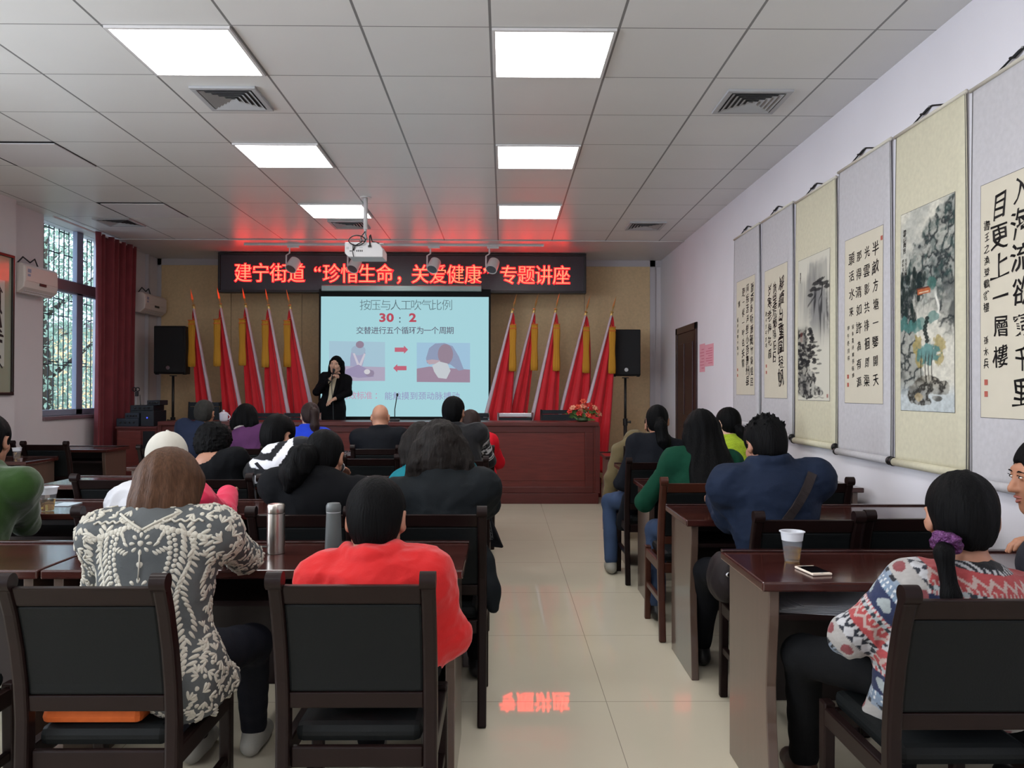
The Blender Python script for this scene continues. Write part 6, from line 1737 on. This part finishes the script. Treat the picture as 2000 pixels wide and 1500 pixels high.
# ---- fourth row, left
def knit(P, g, ids, c):
    col = np.zeros((len(P), 3)); col[:] = L3(22, 22, 25)
    for i in (0, 1):
        m = np.array([(pr[7] == ('arm', i)) for pr in g.pr])[ids]; ax = unit(c['el'][i] - c['sh'][i]); q = P - c['sh'][i]; v = q @ ax; a = np.arctan2(q @ c['fw'], q @ c['x'])
        w = (v > .05) & (v < .26) & m
        pat = ((np.sin(v * 150) > .35) & (np.sin(a * 9 + v * 60) > -.3)) | (np.abs(v - .07) < .007) | (np.abs(v - .235) < .007) | ((np.sin(a * 14) > .5) & (np.abs(v - .15) < .02))
        col[w & pat] = L3(190, 190, 194)
    return col
person('man with short black hair in a black sweater with a white pattern on the sleeve', H(886, 806, 6.32), (CHAIRS['E2'][0] + .03, CHAIRS['E2'][1] + .28), m_vc, ('short', m_hair, dict(nape=-.08)), m_skin, (-.2, .05), 'm', h=.010,
       hands=[(-.13, .60, .86), (.13, .58, .86)], t=.022, colorfn=knit, top_name='sweater', knees=[(-.14, .44, .545), (.04, .44, .545)], feet=[(-.14, .40, .09), (.04, .40, .09)])
# ---- fifth row, left
person('man with short greying hair in dark blue at the left end of the front row', H(400, 808, 7.48), (CHAIRS['F1'][0] + .04, CHAIRS['F1'][1] + .28), cloth('dark_blue_jacket', rgb(30, 38, 58), .7), ('short', m_hair_grey, dict(th=.012)), m_skin_tan, (0, .1), 'm', h=.011, t=.024, collar=.02, shoulders=.165, hands=[(-.1, .54, .86), (.1, .54, .86)], poles=[(-.2, -.3, -.9), (.2, -.3, -.9)])
person('person with dark hair in a purple coat with a pale collar edge', H(481, 817, 7.46), (CHAIRS['F2'][0] + .06, CHAIRS['F2'][1] + .28), cloth('purple_coat', rgb(84, 48, 86), .85), ('bob', m_hair, dict(L=.06, w=.078, th=.024, tip=.035)), m_skin, (0, .15), h=.011, t=.022, collar=.028, shoulders=.145, hands=[(-.08, .54, .86), (.08, .54, .86)], poles=[(-.15, -.3, -.9), (.15, -.3, -.9)],
       after=lambda c: MB().tube([Vector(c['nb'] + c['u'] * .052 + (c['x'] * math.cos(a) * .074 + c['fw'] * math.sin(a) * .074)) for a in np.linspace(PI, 2 * PI, 15)], .010, 6).build('collar_edge', cloth('grey_collar', rgb(170, 160, 160)), c['e'], smooth=True))
person('woman with a long reddish brown ponytail and a royal blue top', H(606, 812, 7.46), (CHAIRS['F3'][0] + .02, CHAIRS['F3'][1] + .28), cloth('royal_blue_top', rgb(34, 62, 190), .7), ('ponytail', m_hair_red, dict(tail=[(.01, -.095, .05), (.02, -.135, .02), (.025, -.135, -.10), (.03, -.13, -.22)], r=[.030, .036, .040, .020], tail_amp=.006)), m_skin_light, (.35, .1), h=.010, t=.018, shoulders=.145, hands=[(-.08, .54, .86), (.08, .54, .86)], poles=[(-.15, -.3, -.9), (.15, -.3, -.9)])
person('bald man in a dark jacket facing the speaking woman', H(743, 815, 7.44), (CHAIRS['F4'][0] + .0, CHAIRS['F4'][1] + .28), cloth('dark_grey_jacket', rgb(20, 22, 27), .8), None, mat('ruddy_scalp', rgb(190, 138, 112), .42, .4, noise=.05), (0, .12), 'm', h=.010, t=.032, collar=.022)
person('person in a bright red jacket beyond the man in the black sweater', H(918, 828, 7.44), (CHAIRS['F5'][0] + .04, CHAIRS['F5'][1] + .28), cloth('scarlet_jacket', rgb(206, 22, 40), .65), ('short', m_hair_red, dict(th=.018)), m_skin, (.3, .1), h=.011, t=.034, collar=.02, shoulders=.17)

# ---- right side
FI = [(228, 222, 214), (176, 52, 56), (36, 48, 80), (120, 146, 168), (214, 206, 200), (40, 44, 54)]
def fairisle(P, g, ids, c):
    n = len(P); v = -(P - c['nb']) @ c['u'] + .32; a = (P - c['nb']) @ c['x'] + .6 * ((P - c['nb']) @ c['fw'])
    for i in (0, 1):
        m = np.array([(pr[7] == ('arm', i)) for pr in g.pr])[ids]
        ax1, ax2 = unit(c['el'][i] - c['sh'][i]), unit(c['wr'][i] - c['el'][i]); la = np.linalg.norm(c['el'][i] - c['sh'][i])
        t1 = (P - c['sh'][i]) @ ax1; t2 = (P - c['el'][i]) @ ax2
        tt = np.where((t1 > la - .01) & (t2 > 0), la + t2, t1); ax = np.where(((t1 > la - .01) & (t2 > 0))[:, None], ax2, ax1)
        q = P - np.where(((t1 > la - .01) & (t2 > 0))[:, None], c['el'][i], c['sh'][i]); e1 = unit(np.cross(ax1, A3(.2, 1, .1))); e2 = np.cross(ax1, e1)
        ang = np.arctan2(q @ e1, q @ e2) * .055
        v = np.where(m, .185 - tt + .53, v); a = np.where(m, ang, a)
    col = np.zeros((n, 3)); col[:] = L3(150, 146, 148); C = lambda r, g_, b_: L3(r, g_, b_)
    per = .265; w = (v % per)
    def band(v0, v1, cc): m = (w >= v0) & (w < v1); col[m] = C(*cc); return m
    sq = lambda f_, d_=.5: ((a * f_) % 1) < d_
    band(0, .012, (34, 38, 46)); m = (w < .012) & sq(55); col[m] = C(190, 190, 192)
    m = band(.012, .062, (168, 58, 60)); r_ = np.abs(((a * 26) % 1) - .5); col[m & (np.abs(w - .037 - .02 * (r_ - .25) * 2) < .006)] = C(196, 170, 162); col[m & (w > .050) & sq(70, .4)] = C(200, 178, 170)
    m = band(.062, .074, (44, 52, 60)); col[m & sq(42, .52)] = C(176, 184, 188)
    m = band(.074, .084, (206, 196, 194)); col[m & sq(90, .35)] = C(190, 70, 74)
    m = band(.084, .140, (36, 46, 82))
    hx = ((a * 15.5) % 1 - .5) / 15.5; hy = .112 - w; hr = np.minimum(np.hypot(np.abs(hx) - .008, hy + .0 - .004) - .0105, np.abs(hx) + np.abs(hy + .006) * .9 - .0155); heart = hr < 0; col[m & heart] = C(166, 176, 178)
    m = band(.140, .150, (120, 146, 170)); col[m & sq(80, .4)] = C(214, 216, 220)
    m = band(.150, .172, (122, 142, 166)); col[m & (np.abs(w - .160) < .004) & sq(100, .35)] = C(222, 224, 226)
    m = band(.172, .184, (34, 36, 42)); col[m & sq(38, .45)] = C(140, 156, 174)
    m = band(.184, .236, (176, 172, 168)); dx = ((a * 13 + .5) % 1 - .5) / 13; col[m & (np.hypot(dx, (w - .210) * 1.0) < .016)] = C(130, 62, 66)
    m = band(.236, .265, (40, 44, 54)); col[m & (np.abs(((a * 30) % 1) - .5) > np.abs(w - .25) * 26)] = C(200, 200, 204)
    nz = Wob(9, 300, 6)(P); g_ = col.mean(1, keepdims=True); col = (g_ + (col - g_) * .85) * np.where(g_ > .2, .70, .85); col *= (1 + .10 * nz)[:, None]; col[((P - c['nb']) @ c['u'] > -.004) & (np.linalg.norm(P - c['nb'], axis=1) < .082)] = L3(20, 20, 23); return col
def q1_after(c):
    pass
pony = [(-.060, -.098, -.050), (-.080, -.138, -.088), (-.070, -.150, -.19), (-.040, -.125, -.31)]
m_scr = mat('purple_sequin_scrunchie', rgb(92, 46, 96), .25, .6, .5, noise=.5, nscale=60, bump=.8, bscale=160)
person('woman with a black ponytail and purple hair tie in a colourful patterned sweater', H(1877, 1010, 2.26), (CHAIRS['Q1'][0] + .07, CHAIRS['Q1'][1] + .28), m_vc,
       ('ponytail', m_hair, dict(tail=pony, r=[.022, .022, .024, .012], tail_amp=.004, tie=m_scr, tie_t=.35, tie_r=.024, tie_w=.016)), m_skin, (-.25, .10), h=.0065, nbo=(0, 0, -.022), pants=cloth('black_trousers', rgb(15, 16, 18)), shoes=m_shoe_brown,
       hands=[(-.13, .25, .64), (.16, .27, .64)], elbows=[(-.27, .06, .70), (.25, .04, .70)], t=.022, collar=.010, hem=.10, hc=.0040, colorfn=fairisle, wrinkle=.005, top_name='patterned_sweater',
       knees=[(-.26, .44, .52), (.10, .44, .52)], feet=[(-.19, .62, .09), (.12, .55, .09)], head_s=1.06, shoulders=.158,
       coat=[((-.10, -.02, .62), (-.17, .06, .47), .12, .06), ((.10, -.02, .62), (.17, .06, .47), .12, .06)])
hx = at(2048, 930, 2.42)
person('man in profile at the right edge turning to the woman in the patterned sweater', hx, (CHAIRS['Q2'][0] - .02, CHAIRS['Q2'][1] + .28), cloth('dark_grey_pullover', rgb(44, 44, 50), .8), ('spiky', m_hair, dict(th=.010)), m_skin_tan, (rad(80), .10), 'm', h=.006,
       nbo=(.11, -.01, .0), hands=[at(2072, 1058, 2.62), (.2, .5, .86)], elbows=[Vector((hx.x + .33, 2.50, .90)), None], t=.022, face=True, nose=1.0, hand_curl=(.45, .3), shoulders=.18)
m_blue = cloth('navy_blue_jacket', rgb(23, 33, 52), .75, .0, noise=.08)
def bluebag(c):
    tree_ = BVH(c['GV'], c['GF']); nb, x, u, fw = Vector(c['nb']), Vector(c['x']), Vector(c['u']), Vector(c['fw']); rings = []; pts = []
    for k in range(40):
        t_ = k / 39; a = .15 - .37 * t_; z = .02 + .45 * t_
        h_ = tree_.ray_cast(nb + x * a - u * z - fw * .6, fw)
        if h_[0] is not None: pts.append((h_[0], h_[1]))
    dirs = (x * -.29 - u * .46).normalized(); 
    for p, n in pts:
        b_ = n.cross(dirs).normalized() * .019; rings.append([p + n * .008 - b_, p + n * .008 + b_, p - n * .004 + b_, p - n * .004 - b_])
    st_ = MB().ring_loft(rings).build('shoulder_strap', cloth('dark_brown_strap', rgb(42, 36, 36), .6), c['e'])
    f = Field(); c0 = A3(-.235, .04, .60); f.ell(c0, A3(.055, .12, .10), None, .02); f.ell(c0 + A3(0, 0, -.03), A3(.06, .125, .08), None, .02)
    V, F = f.mesh(.009, lambda P: -.008 * Wob(6, 40, 7)(P)); mesh_np('shoulder_bag', V, F, cloth('dark_brown_bag', rgb(36, 31, 32), .55), c['e'])
    MB().ball(c0 + A3(.0, -.12, .03), (.02, .004, .012), 8, 6).build('bag_clasp', m_chrome, c['e'])
person('man with spiky black hair in a navy jacket, bag strap across his back', H(1494, 868, 3.54), (CHAIRS['R1'][0] - .02, CHAIRS['R1'][1] + .28), m_blue, ('spiky', m_hair, dict(th=.012)), m_skin, (.18, .30), 'm', h=.0075, pants=cloth('charcoal_trousers', rgb(17, 19, 24)),
       hands=[(-.12, .60, .86), (.2, .60, .86)], elbows=[Vector((at(1398, 1005, 3.66).x + .045, 3.62, .835)), None], t=.030, collar=.030, hem=.10, wrinkle=.010, after=bluebag, shoulders=.190,
       knees=[(-.19, .44, .52), (.12, .44, .52)], feet=[(-.17, .68, .09), (.12, .50, .09)])
person('woman with very long straight black hair in a dark green sweater', H(1368, 840, 4.86), (CHAIRS['S1'][0] + .08, CHAIRS['S1'][1] + .28), cloth('dark_green_sweater', rgb(15, 58, 42), .9), ('long', m_hair, dict(L=.36, w=.070, th=.016, tip=.05, lean=(.16, -.64, 0), flare=.05)), m_skin, (0, .12), h=.009,
       hands=[(-.13, .58, .86), (.13, .58, .86)], elbows=[(-.30, .22, .72), None], t=.022, collar=.01, pants=m_jeans, knees=[(-.2, .38, .52), (.1, .42, .52)], feet=[(-.22, .22, .09), (.1, .36, .09)])
person('woman in black with a long wavy ponytail sitting by the aisle', H(1284, 822, 6.16), (CHAIRS['U1'][0] + .02, CHAIRS['U1'][1] + .28), cloth('black_knit', rgb(20, 22, 28), .85), ('ponytail', m_hair, dict(tail=[(.02, -.10, .0), (.035, -.14, -.05), (.06, -.15, -.15), (.09, -.13, -.26)], r=[.034, .046, .050, .020], tail_amp=.012)), m_skin, (-.25, .05), h=.009,
       pants=m_jeans, shoes=m_shoe_grey, hands=[(-.16, .40, .70), (.2, .6, .86)], elbows=[(-.225, .08, .70), None], t=.016, collar=.012, coat=[((-.15, -.05, .58), (-.21, .05, .40), .09, .06)], hem=.2,
       knees=[(-.27, .36, .52), (.1, .42, .52)], feet=[(-.29, .16, .09), (.1, .36, .09)])
def tweed(P, g, ids, c):
    col = np.zeros((len(P), 3)); col[:] = L3(150, 172, 40); n = Wob(3, 260, 8)(P); col *= (1 + .35 * n)[:, None]; return col
def clip(c):
    for k in range(2): MB().ball(Vector(c['Hc'] + c['R'] @ A3(.030, -.100, .004 - .028 * k)), .009, 8, 6).build('pearl_hair_clip', m_porc, c['e'])
    MB().tube([Vector(c['Hc'] + c['R'] @ A3(*p)) for p in ((-.084, -.01, .004), (-.074, .07, .006), (-.066, .098, .004))], .0025, 6).build('glasses_arm', mat('dark_red_plastic', rgb(88, 30, 34), .3, .5), c['e'])
person('woman in lime green with black hair and pearl clips, facing left, by the wall', H(1421, 827, 6.16), (CHAIRS['U2'][0] + .02, CHAIRS['U2'][1] + .28), m_vc, ('ponytail', m_hair, dict(tail=[(.0, -.10, -.03), (.02, -.13, -.07), (.03, -.13, -.14), (.03, -.12, -.19)], r=[.032, .040, .036, .015])), m_skin_light, (.45, .08), h=.009,
       t=.024, collar=.016, colorfn=tweed, after=clip, hands=[(-.13, .58, .86), (.13, .58, .86)])
m_khaki = cloth('khaki_cotton', rgb(104, 92, 66), .8, .1)
def drape(c):
    f = Field(); sh = c['sh'][0]; f.chain([sh + A3(.02, -.03, .02), sh + A3(-.13, -.08, -.10), sh + A3(-.21, -.12, -.34), sh + A3(-.25, -.13, -.56)], [.06, .080, .072, .056], .03)
    f.plane(sh + A3(-.25, -.13, -.585), (0, 0, -1)); wv = Wob(5, 30, 8)
    V, F = f.mesh(.010, lambda P: -.010 * wv(P)); mesh_np('empty_sleeve', V, F, m_khaki, c['e'])
    ring = [Vector(c['nb'] + c['u'] * .055 + (c['x'] * math.cos(a) * .066 + c['fw'] * math.sin(a) * .066)) for a in np.linspace(0, 2 * PI, 17)]
    MB().tube(ring, .010, 6).build('shirt_collar', mat('white_shirt', rgb(214, 210, 204), .8, .2), c['e'], smooth=True)
person('person with a khaki jacket hung over the shoulders, hidden behind the woman in black', H(1278, 832, 7.30), (CHAIRS['V1'][0] + .0, CHAIRS['V1'][1] + .28), m_khaki, ('short', m_hair, dict()), m_skin, (0, .1), 'm', h=.010, t=.034, collar=.028, hem=.05, after=drape, wrinkle=.010)

# ---- the woman speaking behind the desk
m_suit = cloth('black_blazer', rgb(12, 12, 15), .85, .0)
def speaker_after(c):
    e, Hc, R, wr, el = c['e'], c['Hc'], c['R'], c['wr'], c['el']
    u, x, fw, nb = c['u'], c['x'], c['fw'], c['nb']
    tree_ = BVH(c['GV'], c['GF'])
    # pale blouse showing in the open front of the blazer
    rows = []
    for k in range(16):
        t_ = k / 15; z = -.005 + .42 * t_; half = .038 * (1 - .55 * t_) + .008; rw = []
        for j in range(5):
            a = (j / 4 - .5) * 2 * half + .012; o_ = Vector(nb + x * a - u * z + fw * .6); h_ = tree_.ray_cast(o_, -Vector(fw))
            p = h_[0] if h_[0] is not None else Vector(nb + x * a - u * z + fw * .06); rw.append(p + Vector(fw) * .006)
        rows.append(rw)
    b_ = MB(); b_.ring_loft(rows, cap=False, closed=False); o = b_.build('blouse', cloth('pale_blouse', rgb(196, 186, 160), .7), e, smooth=True); o.modifiers.new('thick', 'SOLIDIFY').thickness = .004
    # lapels
    for s_ in (-1, 1):
        rows = []
        for k in range(14):
            t_ = k / 13; z = -.0 + .36 * t_; half = .040 * (1 - .55 * t_) + .008; rw = []
            wl = .055 * math.sin(PI * min(1, .25 + t_ * .75)) + .006
            for j in range(3):
                a = s_ * (half + wl * j / 2) + .012; h_ = tree_.ray_cast(Vector(nb + x * a - u * z + fw * .6), -Vector(fw))
                p = h_[0] if h_[0] is not None else Vector(nb + x * a - u * z + fw * .06); rw.append(p + Vector(fw) * .009)
            rows.append(rw)
        q = MB(); q.ring_loft(rows, cap=False, closed=False); o = q.build('lapel', m_suit, e, smooth=True); o.modifiers.new('thick', 'SOLIDIFY').thickness = .004
    # bracelets
    for i in (0, 1):
        d_ = unit(wr[i] - el[i]); a = unit(np.cross(d_, A3(0, 0, 1))); b2 = np.cross(d_, a); cc = wr[i] - d_ * .022
        MB().tube([Vector(cc + (a * math.cos(q) + b2 * math.sin(q)) * .030) for q in np.linspace(0, 2 * PI, 17)], .005 if i else .003, 6).build('watch' if i else 'bracelet', m_dkgrey if i else m_black_metal, e)
hs = at(656, 712, 11.17)
kz = ST
person('standing woman in a black blazer speaking into a microphone in front of the screen', hs, (at(648, 800, 11.20).x, 11.20), m_suit,
       ('bob', m_hair, dict(L=.095, w=.064, th=.008, tip=.028, flare=.035, face=1, sidey=-.03)), m_skin_light, (-.12, .02, -.10), h=.006, heading=PI, base_z=kz, standing=True, seat_z=.92,
       hands=[(-.09, .23, 1.045), (-.025, .175, 1.325)], elbows=[(-.245, .06, 1.13), (.19, .10, 1.14)], t=.015, collar=.012, hem=.36, sleeve=.86, neckcut=.006, wrinkle=.005,
       coat=[((0, 0, .92), (0, 0, .60), .19, .20)], pants=m_trouser, after=speaker_after, face=True, hand_curl=(.35, .95), top_name='blazer', shoulders=.150)
# hand-held microphone and its cable are a thing of their own
sp = bpy.data.objects[[o.name for o in bpy.data.objects if o.get('label', '').startswith('standing woman')][0]]
def W2(p): return Vector((sp.location.x - p[0], sp.location.y - p[1], sp.location.z + p[2]))
mc0, mc1 = W2((-.066, .165, 1.462)), W2((-.050, .235, 1.315))
mi = empty('handheld_microphone', mc1, 'black hand-held microphone held at the mouth of the standing woman', 'microphone')
a, b_ = mc1 - mc1, mc0 - mc1
MB().tube([a, b_ * .72], [.011, .015], 12).build('handle', m_black_metal, mi, smooth=True)
MB().ball(b_ * .86, (.021, .021, .025), 14, 10).build('grille_head', mat('microphone_mesh', rgb(60, 62, 64), .35, .5, .8, bump=.6, bscale=400), mi, smooth=True)
MB().tube([a, Vector((.0, -.01, -.12)), Vector((.02, -.015, -.35)), Vector((.03, -.02, -.62)), Vector((.06, .03, -.95)), Vector((.10, .2, ST + .012 - mc1.z))], .005, 6).build('cable', m_black_metal, mi)
